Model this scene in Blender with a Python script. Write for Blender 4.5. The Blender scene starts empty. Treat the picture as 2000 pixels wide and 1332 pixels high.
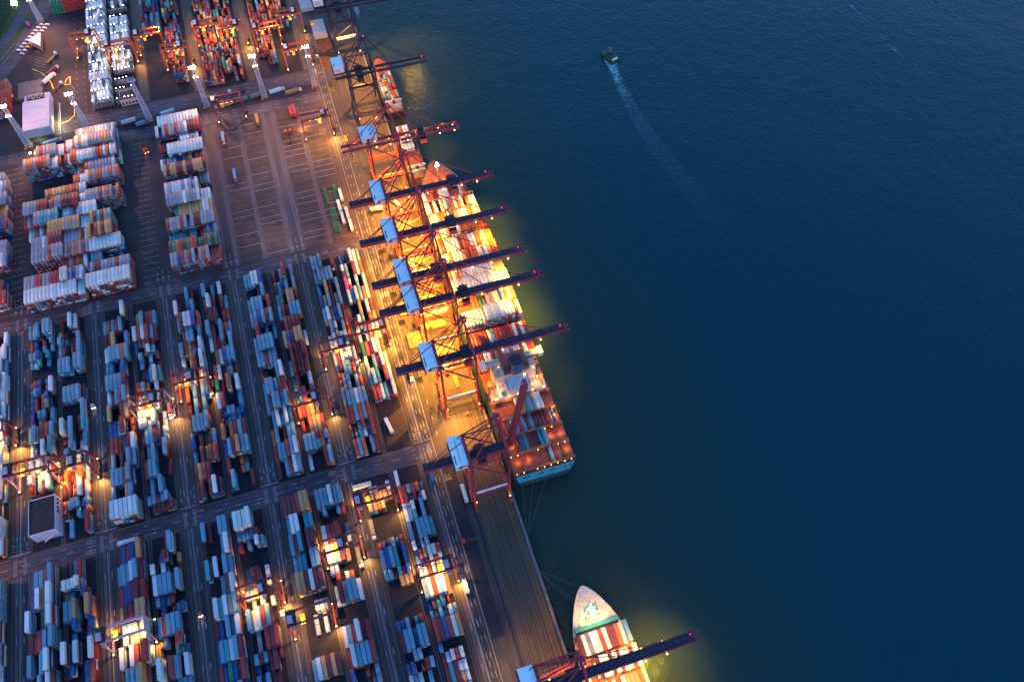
import bpy, math, random
import numpy as np
from mathutils import Matrix, Vector
random.seed(11); np.random.seed(11)
scene = bpy.context.scene
COL = scene.collection
PI = math.pi

# ------------------------------------------------------------------ camera
cam_d = bpy.data.cameras.new('camera')
cam = bpy.data.objects.new('camera', cam_d); COL.objects.link(cam)
cam_d.sensor_width = 36.0; cam_d.sensor_fit = 'HORIZONTAL'
cam_d.lens = 1602.36 / 2000 * 36
cam_d.clip_start = 5; cam_d.clip_end = 6000
R = np.array([[0.95266702, -0.30399934, 0.00315393],
              [-0.25379078, -0.80095051, -0.54228085],
              [0.16737917, 0.51581265, -0.84019136]])
M = Matrix(((R[0][0], -R[1][0], -R[2][0], 0), (R[0][1], -R[1][1], -R[2][1], 0), (R[0][2], -R[1][2], -R[2][2], 500), (0, 0, 0, 1)))
cam.matrix_world = M
scene.camera = cam
FPX = 1602.36
def project(p):
    c = R @ (np.array(p, float) - np.array([0, 0, 500.0]))
    return 1000 + FPX * c[0] / c[2], 666 + FPX * c[1] / c[2]

# ------------------------------------------------------------------ world, sun, exposure
world = bpy.data.worlds.new('World'); scene.world = world; world.use_nodes = True
wn = world.node_tree.nodes; wl = world.node_tree.links
for n in list(wn): wn.remove(n)
sky = wn.new('ShaderNodeTexSky'); sky.sky_type = 'NISHITA'; sky.sun_disc = False
sky.sun_elevation = math.radians(1.5); sky.sun_rotation = math.radians(180)
sky.air_density = 1.6; sky.dust_density = 0.3; sky.ozone_density = 4.0
bg = wn.new('ShaderNodeBackground'); bg.inputs['Strength'].default_value = 0.15
wo = wn.new('ShaderNodeOutputWorld')
wl.new(sky.outputs[0], bg.inputs['Color']); wl.new(bg.outputs[0], wo.inputs['Surface'])
sun_d = bpy.data.lights.new('sun', 'SUN'); sun_d.energy = 0.01; sun_d.angle = math.radians(12); sun_d.color = (0.75, 0.85, 1.0)
sun = bpy.data.objects.new('sun', sun_d); COL.objects.link(sun)
sun.rotation_euler = (math.radians(60), 0, 0)
vs = scene.view_settings
vs.view_transform = 'Standard'; vs.look = 'None'; vs.exposure = 4.2; vs.gamma = 1.0
cy = scene.cycles
cy.max_bounces = 4; cy.diffuse_bounces = 2; cy.glossy_bounces = 2; cy.transmission_bounces = 2; cy.transparent_max_bounces = 6
cy.sample_clamp_indirect = 6; cy.sample_clamp_direct = 0
cy.use_light_tree = True

# ------------------------------------------------------------------ materials
MATS = {}
def mat(name, color, rough=0.7, metal=0.0, var=0.12, scale=0.3, spec=0.3, bump=0.0, stretch=None, dark=None):
    if name in MATS: return MATS[name]
    m = bpy.data.materials.new(name); m.use_nodes = True
    nt = m.node_tree; b = nt.nodes['Principled BSDF']
    b.inputs['Roughness'].default_value = rough; b.inputs['Metallic'].default_value = metal
    b.inputs['Specular IOR Level'].default_value = spec
    geo = nt.nodes.new('ShaderNodeNewGeometry')
    vec = geo.outputs['Position']
    if stretch:
        mp = nt.nodes.new('ShaderNodeMapping'); mp.inputs['Scale'].default_value = stretch
        nt.links.new(vec, mp.inputs['Vector']); vec = mp.outputs[0]
    nz = nt.nodes.new('ShaderNodeTexNoise'); nz.inputs['Scale'].default_value = scale; nz.inputs['Detail'].default_value = 6
    nt.links.new(vec, nz.inputs['Vector'])
    mr = nt.nodes.new('ShaderNodeMapRange'); mr.inputs[1].default_value = 0.3; mr.inputs[2].default_value = 0.7
    mr.inputs[3].default_value = 1 - var; mr.inputs[4].default_value = 1 + var
    nt.links.new(nz.outputs['Fac'], mr.inputs[0])
    mul = nt.nodes.new('ShaderNodeVectorMath'); mul.operation = 'SCALE'
    mul.inputs[0].default_value = color[:3]
    nt.links.new(mr.outputs[0], mul.inputs['Scale'])
    out = mul.outputs[0]
    if dark:
        n2 = nt.nodes.new('ShaderNodeTexNoise'); n2.inputs['Scale'].default_value = dark[0]; n2.inputs['Detail'].default_value = 3
        nt.links.new(geo.outputs['Position'], n2.inputs['Vector'])
        r2 = nt.nodes.new('ShaderNodeMapRange'); r2.inputs[1].default_value = 0.42; r2.inputs[2].default_value = 0.6
        r2.inputs[3].default_value = dark[1]; r2.inputs[4].default_value = 1.0
        nt.links.new(n2.outputs['Fac'], r2.inputs[0])
        m2 = nt.nodes.new('ShaderNodeVectorMath'); m2.operation = 'SCALE'
        nt.links.new(out, m2.inputs[0]); nt.links.new(r2.outputs[0], m2.inputs['Scale']); out = m2.outputs[0]
    nt.links.new(out, b.inputs['Base Color'])
    if bump:
        bp = nt.nodes.new('ShaderNodeBump'); bp.inputs['Strength'].default_value = bump; bp.inputs['Distance'].default_value = 0.1
        nt.links.new(nz.outputs['Fac'], bp.inputs['Height']); nt.links.new(bp.outputs[0], b.inputs['Normal'])
    MATS[name] = m
    return m
def emit(name, color, strength):
    if name in MATS: return MATS[name]
    m = bpy.data.materials.new(name); m.use_nodes = True
    nt = m.node_tree
    b = nt.nodes['Principled BSDF']; b.inputs['Base Color'].default_value = (*color, 1)
    b.inputs['Emission Color'].default_value = (*color, 1); b.inputs['Emission Strength'].default_value = strength * 0.12
    m.cycles.emission_sampling = 'NONE'
    MATS[name] = m; return m

def container_material():
    m = bpy.data.materials.new('container_paint'); m.use_nodes = True
    nt = m.node_tree; N = nt.nodes; L = nt.links; b = N['Principled BSDF']
    b.inputs['Roughness'].default_value = 0.55; b.inputs['Specular IOR Level'].default_value = 0.25
    at = N.new('ShaderNodeAttribute'); at.attribute_name = 'Col'; at.attribute_type = 'GEOMETRY'
    geo = N.new('ShaderNodeNewGeometry')
    nz = N.new('ShaderNodeTexNoise'); nz.inputs['Scale'].default_value = 0.55; nz.inputs['Detail'].default_value = 8; nz.inputs['Roughness'].default_value = 0.7
    L.new(geo.outputs['Position'], nz.inputs['Vector'])
    mr = N.new('ShaderNodeMapRange'); mr.inputs[1].default_value = 0.33; mr.inputs[2].default_value = 0.68; mr.inputs[3].default_value = 0.84; mr.inputs[4].default_value = 1.06
    L.new(nz.outputs['Fac'], mr.inputs[0])
    # rust and dirt blotches with hard edges
    n2 = N.new('ShaderNodeTexNoise'); n2.inputs['Scale'].default_value = 1.1; n2.inputs['Detail'].default_value = 5
    L.new(geo.outputs['Position'], n2.inputs['Vector'])
    r2 = N.new('ShaderNodeMapRange'); r2.inputs[1].default_value = 0.62; r2.inputs[2].default_value = 0.70; r2.inputs[3].default_value = 0.0; r2.inputs[4].default_value = 0.35
    L.new(n2.outputs['Fac'], r2.inputs[0])
    sc = N.new('ShaderNodeVectorMath'); sc.operation = 'SCALE'
    L.new(at.outputs['Color'], sc.inputs[0]); L.new(mr.outputs[0], sc.inputs['Scale'])
    mx = N.new('ShaderNodeMix'); mx.data_type = 'RGBA'
    L.new(r2.outputs[0], mx.inputs[0]); L.new(sc.outputs[0], mx.inputs[6]); mx.inputs[7].default_value = (0.09, 0.065, 0.055, 1)
    L.new(mx.outputs[2], b.inputs['Base Color'])
    wv = N.new('ShaderNodeTexWave'); wv.wave_type = 'BANDS'; wv.bands_direction = 'Y'; wv.inputs['Scale'].default_value = 1.1
    L.new(geo.outputs['Position'], wv.inputs['Vector'])
    bp = N.new('ShaderNodeBump'); bp.inputs['Strength'].default_value = 0.08; bp.inputs['Distance'].default_value = 0.03
    L.new(wv.outputs['Fac'], bp.inputs['Height']); L.new(bp.outputs[0], b.inputs['Normal'])
    return m
CPAINT = container_material()

# ------------------------------------------------------------------ mesh helpers
class MB:
    def __init__(s): s.v = []; s.f = []; s.m = []
    def quad(s, pts, mi=0):
        n = len(s.v); s.v += [tuple(p) for p in pts]; s.f.append(tuple(range(n, n + len(pts)))); s.m.append(mi)
    def box(s, x0, x1, y0, y1, z0, z1, mi=0):
        n = len(s.v)
        s.v += [(x0, y0, z0), (x1, y0, z0), (x1, y1, z0), (x0, y1, z0), (x0, y0, z1), (x1, y0, z1), (x1, y1, z1), (x0, y1, z1)]
        for f in ((0, 3, 2, 1), (4, 5, 6, 7), (0, 1, 5, 4), (1, 2, 6, 5), (2, 3, 7, 6), (3, 0, 4, 7)):
            s.f.append(tuple(n + i for i in f)); s.m.append(mi)
        return s
    def beam(s, p, q, w, h=None, mi=0, w2=None):
        h = h or w; p = Vector(p); q = Vector(q); d = (q - p)
        if d.length < 1e-6: return s
        d.normalize(); up = Vector((0, 0, 1)) if abs(d.z) < 0.95 else Vector((1, 0, 0))
        a = d.cross(up).normalized(); b = a.cross(d).normalized(); n = len(s.v)
        k = (w2 / w) if w2 else 1.0
        for o, g in ((p, 1.0), (q, k)):
            for i, j in ((-1, -1), (1, -1), (1, 1), (-1, 1)):
                s.v.append(tuple(o + a * (i * w / 2 * g) + b * (j * h / 2 * g)))
        for f in ((0, 1, 2, 3), (7, 6, 5, 4), (0, 4, 5, 1), (1, 5, 6, 2), (2, 6, 7, 3), (3, 7, 4, 0)):
            s.f.append(tuple(n + i for i in f)); s.m.append(mi)
        return s
    def tube(s, p, q, r, n=8, mi=0, r2=None):
        p = Vector(p); q = Vector(q); d = (q - p).normalized(); r2 = r if r2 is None else r2
        up = Vector((0, 0, 1)) if abs(d.z) < 0.95 else Vector((1, 0, 0))
        a = d.cross(up).normalized(); b = a.cross(d).normalized(); k = len(s.v)
        for o, rr in ((p, r), (q, r2)):
            for i in range(n):
                t = 2 * PI * i / n; s.v.append(tuple(o + a * math.cos(t) * rr + b * math.sin(t) * rr))
        for i in range(n):
            j = (i + 1) % n; s.f.append((k + i, k + n + i, k + n + j, k + j)); s.m.append(mi)
        s.f.append(tuple(k + i for i in range(n))); s.m.append(mi)
        s.f.append(tuple(k + n + i for i in reversed(range(n)))); s.m.append(mi)
        return s
    def poly(s, pts, z0, z1, mi=0):
        n = len(s.v); k = len(pts)
        s.v += [(x, y, z0) for x, y in pts] + [(x, y, z1) for x, y in pts]
        s.f.append(tuple(n + i for i in reversed(range(k)))); s.m.append(mi)
        s.f.append(tuple(n + k + i for i in range(k))); s.m.append(mi)
        for i in range(k):
            j = (i + 1) % k; s.f.append((n + i, n + j, n + k + j, n + k + i)); s.m.append(mi)
        return s
    def build(s, name, mats, parent=None, loc=(0, 0, 0), rz=0):
        me = bpy.data.meshes.new(name); me.from_pydata(s.v, [], s.f)
        if not isinstance(mats, (list, tuple)): mats = [mats]
        for m in mats: me.materials.append(m)
        if len(mats) > 1: me.polygons.foreach_set('material_index', s.m)
        me.update()
        o = bpy.data.objects.new(name, me); COL.objects.link(o)
        if parent: o.parent = parent
        o.location = loc; o.rotation_euler = (0, 0, rz)
        return o
def tag(o, label=None, cat=None, group=None, kind=None):
    if label: o['label'] = label
    if cat: o['category'] = cat
    if group: o['group'] = group
    if kind: o['kind'] = kind
    return o
def empty(name, loc, rz=0, label=None, cat=None, group=None):
    o = bpy.data.objects.new(name, None); COL.objects.link(o); o.location = loc; o.rotation_euler = (0, 0, rz)
    o.empty_display_size = 0.1
    return tag(o, label, cat, group)
def copy_tree(o, parent=None):
    c = o.copy(); COL.objects.link(c); c.parent = parent
    for ch in list(o.children): copy_tree(ch, c)
    return c
def sheet(name, rects, z, m):
    b = MB()
    for (x0, x1, y0, y1) in rects: b.quad([(x0, y0, z), (x1, y0, z), (x1, y1, z), (x0, y1, z)])
    return tag(b.build(name, m), kind='structure')
NL = [0]
LS = 0.17
def lamp(kind, loc, power, color, parent=None, target=None, angle=120, size=0.6, blend=0.6):
    if power <= 0: return None
    power *= LS
    d = bpy.data.lights.new('lamp_light', kind); d.energy = power; d.color = color; d.shadow_soft_size = size
    if kind == 'SPOT': d.spot_size = math.radians(angle); d.spot_blend = blend
    o = bpy.data.objects.new('lamp_light', d); COL.objects.link(o); o.location = loc
    if target is not None: o.rotation_euler = (Vector(target) - Vector(loc)).to_track_quat('-Z', 'Y').to_euler()
    if parent: o.parent = parent; o.matrix_parent_inverse = Matrix.Identity(4)
    NL[0] += 1
    return o

SODIUM = (1.0, 0.38, 0.02); WARM = (1.0, 0.43, 0.07); PINK = (1.0, 0.40, 0.16)
bulb_warm = emit('bulb_warm', (1.0, 0.45, 0.12), 8)
bulb_white = emit('bulb_white', (1.0, 0.9, 0.75), 40)
bulb_orange = emit('bulb_orange', (1.0, 0.4, 0.06), 14)
bulb_red = emit('bulb_red', (1.0, 0.01, 0.03), 1.3)

# ------------------------------------------------------------------ ground and water
M_asph = mat('asphalt', (0.028, 0.022, 0.036), 0.75, var=0.35, scale=0.06, dark=(0.02, 0.6))
M_yard = mat('yard_paving', (0.054, 0.036, 0.042), 0.8, var=0.25, scale=0.12, dark=(0.03, 0.7))
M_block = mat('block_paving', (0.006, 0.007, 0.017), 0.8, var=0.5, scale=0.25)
M_lane = mat('lane_paving', (0.024, 0.025, 0.040), 0.55, var=0.75, scale=1.0, stretch=(1.6, 0.02, 1), dark=(0.02, 0.65))  # tyre streaks, heightened in the colour to imitate streaks of lamp light
M_road = mat('road_paving', (0.046, 0.039, 0.060), 0.6, var=0.5, scale=1.0, stretch=(0.03, 0.7, 1), dark=(0.03, 0.7))
M_apron = mat('apron_paving', (0.040, 0.033, 0.038), 0.6, var=0.4, scale=1.0, stretch=(0.5, 0.03, 1), dark=(0.015, 0.6))
M_conc = mat('concrete', (0.12, 0.105, 0.115), 0.85, var=0.3, scale=0.5)
M_strip = mat('runway_concrete', (0.060, 0.055, 0.068), 0.8, var=0.4, scale=1.0, stretch=(1, 0.06, 1))
M_white = mat('white_marking', (0.22, 0.22, 0.25), 0.7, var=0.3, scale=1.5)
M_yell = mat('yellow_marking', (0.13, 0.08, 0.026), 0.7, var=0.35, scale=1.0)
M_yell2 = mat('bright_yellow_marking', (0.75, 0.50, 0.04), 0.6, var=0.15, scale=1.0)
M_patch = mat('dark_asphalt', (0.006, 0.008, 0.019), 0.7, var=0.4, scale=0.2)

g = MB(); g.box(-1500, 64.6, -700, 2500, -14, 0)
tag(g.build('ground', M_asph), kind='structure')

def water_material():
    m = bpy.data.materials.new('sea_water'); m.use_nodes = True
    nt = m.node_tree; N = nt.nodes; L = nt.links; b = N['Principled BSDF']
    geo = N.new('ShaderNodeNewGeometry')
    n0 = N.new('ShaderNodeTexNoise'); n0.inputs['Scale'].default_value = 0.006; n0.inputs['Detail'].default_value = 4
    L.new(geo.outputs['Position'], n0.inputs['Vector'])
    cr = N.new('ShaderNodeMix'); cr.data_type = 'RGBA'
    cr.inputs[6].default_value = (0.016, 0.029, 0.026, 1); cr.inputs[7].default_value = (0.0004, 0.031, 0.045, 1)  # redder base by the quay, put in so the lamp glow shows warm
    sp = N.new('ShaderNodeSeparateXYZ'); L.new(geo.outputs['Position'], sp.inputs[0])
    mrx = N.new('ShaderNodeMapRange'); mrx.inputs[1].default_value = 100; mrx.inputs[2].default_value = 260
    L.new(sp.outputs['X'], mrx.inputs[0])
    ad = N.new('ShaderNodeMath'); ad.operation = 'ADD'; ad.use_clamp = True
    mm = N.new('ShaderNodeMath'); mm.operation = 'MULTIPLY_ADD'; mm.inputs[1].default_value = .5; mm.inputs[2].default_value = -0.2
    L.new(n0.outputs['Fac'], mm.inputs[0]); L.new(mrx.outputs[0], ad.inputs[0]); L.new(mm.outputs[0], ad.inputs[1])
    L.new(ad.outputs[0], cr.inputs[0]); L.new(cr.outputs[2], b.inputs['Base Color'])
    b.inputs['Roughness'].default_value = 0.07; b.inputs['IOR'].default_value = 1.33; b.inputs['Specular IOR Level'].default_value = 0.36; b.inputs['Specular Tint'].default_value = (0.30, 0.66, 0.68, 1)
    n1 = N.new('ShaderNodeTexNoise'); n1.inputs['Scale'].default_value = 0.30; n1.inputs['Detail'].default_value = 5; n1.inputs['Roughness'].default_value = 0.6
    n2 = N.new('ShaderNodeTexNoise'); n2.inputs['Scale'].default_value = 0.09; n2.inputs['Detail'].default_value = 3
    L.new(geo.outputs['Position'], n1.inputs['Vector']); L.new(geo.outputs['Position'], n2.inputs['Vector'])
    b1 = N.new('ShaderNodeBump'); b1.inputs['Strength'].default_value = 0.7; b1.inputs['Distance'].default_value = 0.7
    b2 = N.new('ShaderNodeBump'); b2.inputs['Strength'].default_value = 0.5; b2.inputs['Distance'].default_value = 1.0
    L.new(n1.outputs['Fac'], b1.inputs['Height']); L.new(n2.outputs['Fac'], b2.inputs['Height'])
    L.new(b2.outputs[0], b1.inputs['Normal']); L.new(b1.outputs[0], b.inputs['Normal'])
    return m
w = MB(); w.quad([(60, -900, -4), (3000, -900, -4), (3000, 3000, -4), (60, 3000, -4)])
tag(w.build('water', water_material()), kind='structure')

T = [-9.65 - 51.25 * k for k in range(6)]
SY = [232.5 - 12.6 * k for k in range(14)]
NY = [421.5 - 12.3 * k for k in range(14)]
blocks, lanes, strips = [], [], []
for t in T:
    for y0, y1 in ((40, 234.3), (247.6, 423)):
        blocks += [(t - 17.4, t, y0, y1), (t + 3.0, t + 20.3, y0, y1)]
        lanes += [(t + 20.5, t + 33.6, y0, y1)]
        strips += [(t + 0.3, t + 1.1, y0, y1), (t + 1.9, t + 2.7, y0, y1), (t + 24.3, t + 26.1, y0, y1), (t - 24.4, t - 22.6, y0, y1)]
for x0, x1 in ((-87, -68),):
    pass
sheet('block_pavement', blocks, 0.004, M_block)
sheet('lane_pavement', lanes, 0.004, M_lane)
sheet('road', [(-300, 24.5, 234.8, 247.0), (-300, 13, 423.5, 434.2), (-300, 20, 601, 614.5), (-220, 36, 627, 645)], 0.006, M_road)
sheet('yard_pavement', [(-130, 13.5, 436, 600)], 0.003, M_yard)
sheet('yard_lane', [(t - .3, t + 3.1, 436, 600) for t in T[:2]] + [(t + 20.6, t + 24.5, 436, 600) for t in T[1:3]] + [(t + 29.4, t + 33.4, 436, 600) for t in T[1:3]], 0.006, mat('lane_concrete', (.062, .054, .078), .7, var=.5, scale=1.0, stretch=(1.3, .03, 1)))
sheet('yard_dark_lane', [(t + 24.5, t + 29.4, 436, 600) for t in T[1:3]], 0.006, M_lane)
sheet('quay_pavement', [(13, 64.5, -60, 900)], 0.002, M_apron)
sheet('runway_strip', strips, 0.010, M_strip)
sheet('north_block_pavement', [(xc - 9.5, xc + 9, 647, 860) for xc in (-169.5, -149.5, -120, -101.5, -72, -54, -21.5, -3)], 0.009, M_block)
sheet('north_lane_pavement', [(-139, -131, 647, 860), (-91, -82.5, 647, 860), (-43.5, -32, 647, 860), (7, 20, 647, 860)], 0.007, mat('warm_lane', (.06, .045, .035), .6, var=.6, scale=1.0, stretch=(1.2, .03, 1)))
sheet('dark_pavement', [(25.2, 33.0, 112, 234), (37.0, 38.2, 90, 240), (24.6, 34.5, 440, 600)][:2], 0.008, M_patch)
sheet('quay_kerb', [(62.9, 64.6, -60, 900)], 0.05, M_conc)
# quay face with fenders
for i, y in enumerate([78, 91, 104, 117, 130, 143, 156, 169, 182, 194]):
    b = MB(); b.box(64.62, 65.9, y - 1.0, y + 1.0, -3.2, -0.3); b.box(65.9, 66.3, y - 1.4, y + 1.4, -3.4, -0.1)
    o = b.build('quay_fender', mat('rubber', (0.012, 0.012, 0.014), 0.7)); tag(o, 'black rubber fender on the open quay edge between the two big ships', 'fender', 'fenders on the open quay edge')
for i, y in enumerate([84, 98.5, 111, 124, 137, 150, 163, 176, 189]):
    b = MB(); b.tube((63.7, y, 0.05), (63.7, y, 0.7), 0.32, 8); b.tube((63.7, y, 0.7), (63.7, y, 0.95), 0.5, 8)
    tag(b.build('bollard', mat('bollard_steel', (0.25, 0.2, 0.2), 0.5)), 'small steel mooring bollard on the kerb of the open quay', 'bollard', 'bollards on the open quay')

# markings -----------------------------------------------------------------
W, Y = MB(), MB()
def ln(b, x0, x1, y0, y1, z=0.014): b.quad([(x0, y0, z), (x1, y0, z), (x1, y1, z), (x0, y1, z)])
def dash_y(b, x, y0, y1, on, off, w=0.3):
    y = y0
    while y < y1: ln(b, x - w / 2, x + w / 2, y, min(y + on, y1)); y += on + off
def dash_x(b, y, x0, x1, on, off, w=0.35, z=0.014):
    x = x0
    while x < x1: ln(b, x, min(x + on, x1), y - w / 2, y + w / 2, z); x += on + off
for y in (234.6, 247.2): 
    for t in T: ln(Y, t - 17, t + 21, y - .25, y + .25)
for t in T:
    ln(Y, t - 17, t + 21, 423.1, 423.45)
    ln(Y, t - 17, t + 21, 434.6, 434.95)
dash_x(W, 240.9, -290, 12, 5, 8); dash_x(W, 428.8, -290, 12, 5, 8)
dash_x(W, 238.0, -290, 12, 3, 22); dash_x(W, 244.2, -290, 12, 3, 22)
for y in (604.5, 608.5, 612.5): dash_x(W, y, -250, 15, 3.5, 9, .3)
for y in (633, 639): dash_x(W, y, -210, 30, 3.5, 10, .3)
for t in T:
    for (y0, y1) in ((40, 234), (248, 422)):
        for dx in (22.6, 31.8): ln(Y, t + dx - .12, t + dx + .12, y0, y1)
        ln(W, t + 27.1, t + 27.35, y0, y1)
        for dx in (25.2, 29.4): dash_y(W, t + dx, y0 + 9, y1, 4, 20, .35)
        ln(Y, t - 17.3, t - 17.1, y0, y1); ln(Y, t + 20.2, t + 20.4, y0, y1)
    # ladder hatching where the lanes cross the roads
    for y0, y1 in ((235.2, 246.8), (423.8, 434.2)):
        for xx in (t + 23.4, t + 29.2):
            ln(W, xx, xx + .15, y0, y1); ln(W, xx + 1.5, xx + 1.65, y0, y1)
            yy = y0
            while yy < y1 - .8: W.quad([(xx + .2, yy, .014), (xx + 1.45, yy + .5, .014), (xx + 1.45, yy + .75, .014), (xx + .2, yy + .25, .014)]); yy += 1.1
    # stop text blocks and bars before the road
    for y0 in (250.5, 437.0):
        ln(W, t + 21.5, t + 33.0, y0 - 1.8, y0 - 1.4) if y0 < 300 else None
        for xx in (t + 22.2, t + 26.2, t + 30.4):
            for k in range(3): ln(W, xx, xx + 1.6, y0 + 3.2 + k * 1.0, y0 + 3.6 + k * 1.0)
            ln(W, xx + .7, xx + .95, y0 + 8, y0 + 13); 
            ln(W, xx + .3, xx + 1.35, y0 + 1, y0 + 1.5)
# slot lines of the empty yard
for t in T[:2]:
    for x0, x1 in ((t - 17.4, t), (t + 3.0, t + 20.3)):
        if x1 > 14: x1 = 12.5
        if x0 < -88: continue
        y = 441
        k = 0
        while y < 596:
            b = Y if random.random() < .5 else W
            dash_x(b, y, x0 + .6, x1 - .6, 1.5 if b is Y else 3.2, .9 if b is Y else .35, .42)
            y += 6.25; k += 1
        ln(Y, x0, x0 + .25, 438, 598); ln(Y, x1 - .25, x1, 438, 598)
for x0 in (-87.0, ):
    y = 441
    while y < 596: dash_x(Y, y, x0, x0 + 10, 1.5, .9, .42); y += 12.5
# empties depot lines
for x0, x1 in ((-150, -138), (-262, -236)):
    y = 440
    while y < 596: dash_x(W, y, x0, x1, 4, 1, .3); y += 6.2
# quay lanes
for x in (17.0, 24.0): ln(W, x - .15, x + .15, 60, 700)
for x in (19.3, 21.7): dash_y(W, x, 60, 700, 3.5, 7, .3)
ln(Y, 14.4, 14.7, 60, 700)
dash_y(W, 28.5, 250, 560, 3.5, 9, .3)
for x in (40.6, 42.2, 43.6, 45.6, 47.0, 49.0, 50.4, 52.6, 54.0, 55.6): ln(Y, x - .13, x + .13, 60, 262); ln(Y, x - .13, x + .13, 545, 720)
ln(Y, 57.8, 58.1, 60, 700); ln(Y, 61.0, 61.3, 60, 700)
y = 60
while y < 245: Y.quad([(58.1, y, .014), (61.0, y + 1.6, .014), (61.0, y + 2.0, .014), (58.1, y + .4, .014)]); y += 1.5
# ovals with the speed number
def oval(cx, cy, vertical):
    a, b_ = (1.5, 2.6) if vertical else (2.8, 1.5)
    n = 24; wd = .38
    for i in range(n):
        t0, t1 = 2 * PI * i / n, 2 * PI * (i + 1) / n
        W.quad([(cx + a * math.cos(t0), cy + b_ * math.sin(t0), .016), (cx + a * math.cos(t1), cy + b_ * math.sin(t1), .016),
                (cx + (a - wd) * math.cos(t1), cy + (b_ - wd) * math.sin(t1), .016), (cx + (a - wd) * math.cos(t0), cy + (b_ - wd) * math.sin(t0), .016)])
    seg = {'2': [(0, 2, 1, 2), (1, 1, 1, 2), (0, 1, 1, 1), (0, 0, 0, 1), (0, 0, 1, 0)], '0': [(0, 0, 1, 0), (0, 2, 1, 2), (0, 0, 0, 2), (1, 0, 1, 2)]}
    for ch, off in (('2', -.85), ('0', .2)):
        for (x0, y0, x1, y1) in seg[ch]:
            p = [off + x0 * .65, (y0 - 1) * .65, off + x1 * .65, (y1 - 1) * .65]
            if vertical: p = [p[0] * .9, p[1] * 1.6, p[2] * .9, p[3] * 1.6]
            h = .1
            ln(W, cx + min(p[0], p[2]) - h, cx + max(p[0], p[2]) + h, cy + min(p[1], p[3]) - h, cy + max(p[1], p[3]) + h, .016)
for (x, y) in ((-197, 244.2), (-197, 237.5), (-44.3, 244.3), (-44.5, 237.5), (-42.3, 429.6), (-42.8, 425.4), (-193.4, 429.6), (-193.6, 425.4)): oval(x, y, False)
for (x, y) in ((18.6, 375.3), (22.2, 375.7), (18.4, 156.5), (22.2, 156.5)): oval(x, y, True)
# road arrows
for (x, y) in ((-15, 244.3), (-15, 238), (-70, 244.3), (-95, 238), (-130, 244.3), (-160, 238), (-15, 430), (-70, 426), (-110, 430), (-5, 609), (-40, 605), (-70, 609), (-110, 605)):
    ln(W, x - 2.4, x + 1.4, y - .14, y + .14); W.quad([(x + 1.4, y - .6, .014), (x + 3, y, .014), (x + 1.4, y + .6, .014), (x + 1.4, y, .014)])
# hatched box at the end of the quayside block
yy = 252
while yy < 278: Y.quad([(-5, yy, .014), (11.5, yy + 9, .014), (11.5, yy + 9.3, .014), (-5, yy + .3, .014)]) if yy < 270 else None; yy += 1.25
# custom curves in the north-west yard
def pline(b, pts, w, z=.016):
    for (x0, y0), (x1, y1) in zip(pts, pts[1:]):
        d = Vector((x1 - x0, y1 - y0)).normalized(); n = Vector((-d.y, d.x)) * w / 2
        b.quad([(x0 - n.x, y0 - n.y, z), (x1 - n.x, y1 - n.y, z), (x1 + n.x, y1 + n.y, z), (x0 + n.x, y0 + n.y, z)])
Y2 = MB()
pline(Y2, [(-231, 724), (-223, 716), (-217, 706), (-214, 697), (-212.5, 689)], .7)
pline(Y2, [(-203, 692), (-198, 691.5), (-198, 702.5), (-201, 700), (-203, 692)], .6)
pline(Y2, [(-208, 640), (-200, 643), (-195.5, 648), (-195, 668)], .6)
Y2.build('yellow_road_curves', M_yell2)['kind'] = 'structure'
pline(W, [(-198, 692), (-195, 684), (-194.8, 662)], .25); ln(W, -209.3, -208.9, 630, 672)
for x in (-192, -185.5, -178): dash_y(W, x, 650, 800, 2.2, 7, .35)
ln(W, -179.6, -179.3, 648, 830)
for k in range(8): pline(W, [(-229, 742 - k * 4.2), (-219, 737 - k * 4.2 - 3)], .25)
for y in (628.5, 646.6): ln(W, -205, -185, y - .12, y + .12)
tag(W.build('white_road_markings', M_white), kind='structure')
tag(Y.build('yellow_road_markings', M_yell), kind='structure')

# ------------------------------------------------------------------ containers
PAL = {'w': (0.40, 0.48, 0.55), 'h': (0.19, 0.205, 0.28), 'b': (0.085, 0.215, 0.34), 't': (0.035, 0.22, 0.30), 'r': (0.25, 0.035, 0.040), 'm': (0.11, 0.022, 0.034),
       'o': (0.34, 0.09, 0.04), 'y': (0.34, 0.205, 0.10), 'u': (0.010, 0.065, 0.21), 'g': (0.02, 0.16, 0.10), 'k': (0.13, 0.15, 0.16),
       'p': (0.42, 0.03, 0.26), 'l': (0.45, 0.50, 0.10)}
CNAME = {'w': 'white', 'h': 'lilac-lit grey', 'b': 'pale grey', 't': 'teal', 'r': 'red', 'm': 'maroon', 'o': 'orange', 'y': 'tan', 'u': 'blue', 'g': 'green', 'k': 'grey', 'p': 'magenta', 'l': 'lime'}
UNDER = 'bbbwwmmmrroutky'
CH = 2.6; CW = 2.44
ORD = ['first', 'second', 'third', 'fourth', 'fifth', 'sixth', 'seventh', 'eighth', 'ninth', 'tenth', 'eleventh', 'twelfth', 'thirteenth', 'fourteenth',
       'fifteenth', 'sixteenth', 'seventeenth', 'eighteenth', 'nineteenth', 'twentieth', 'twenty-first', 'twenty-second', 'twenty-third', 'twenty-fourth',
       'twenty-fifth', 'twenty-sixth', 'twenty-seventh', 'twenty-eighth', 'twenty-ninth', 'thirtieth']
NUM = ['zero', 'one', 'two', 'three', 'four', 'five', 'six', 'seven', 'eight']
REC = []          # x, y centre, z0, length, colour key, rgb, top?, label, axis
def shade(c):
    k = PAL[c]; f = random.uniform(0.82, 1.12)
    return tuple(min(0.8, max(0.01, v * f * random.uniform(0.95, 1.05))) for v in k)
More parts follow.
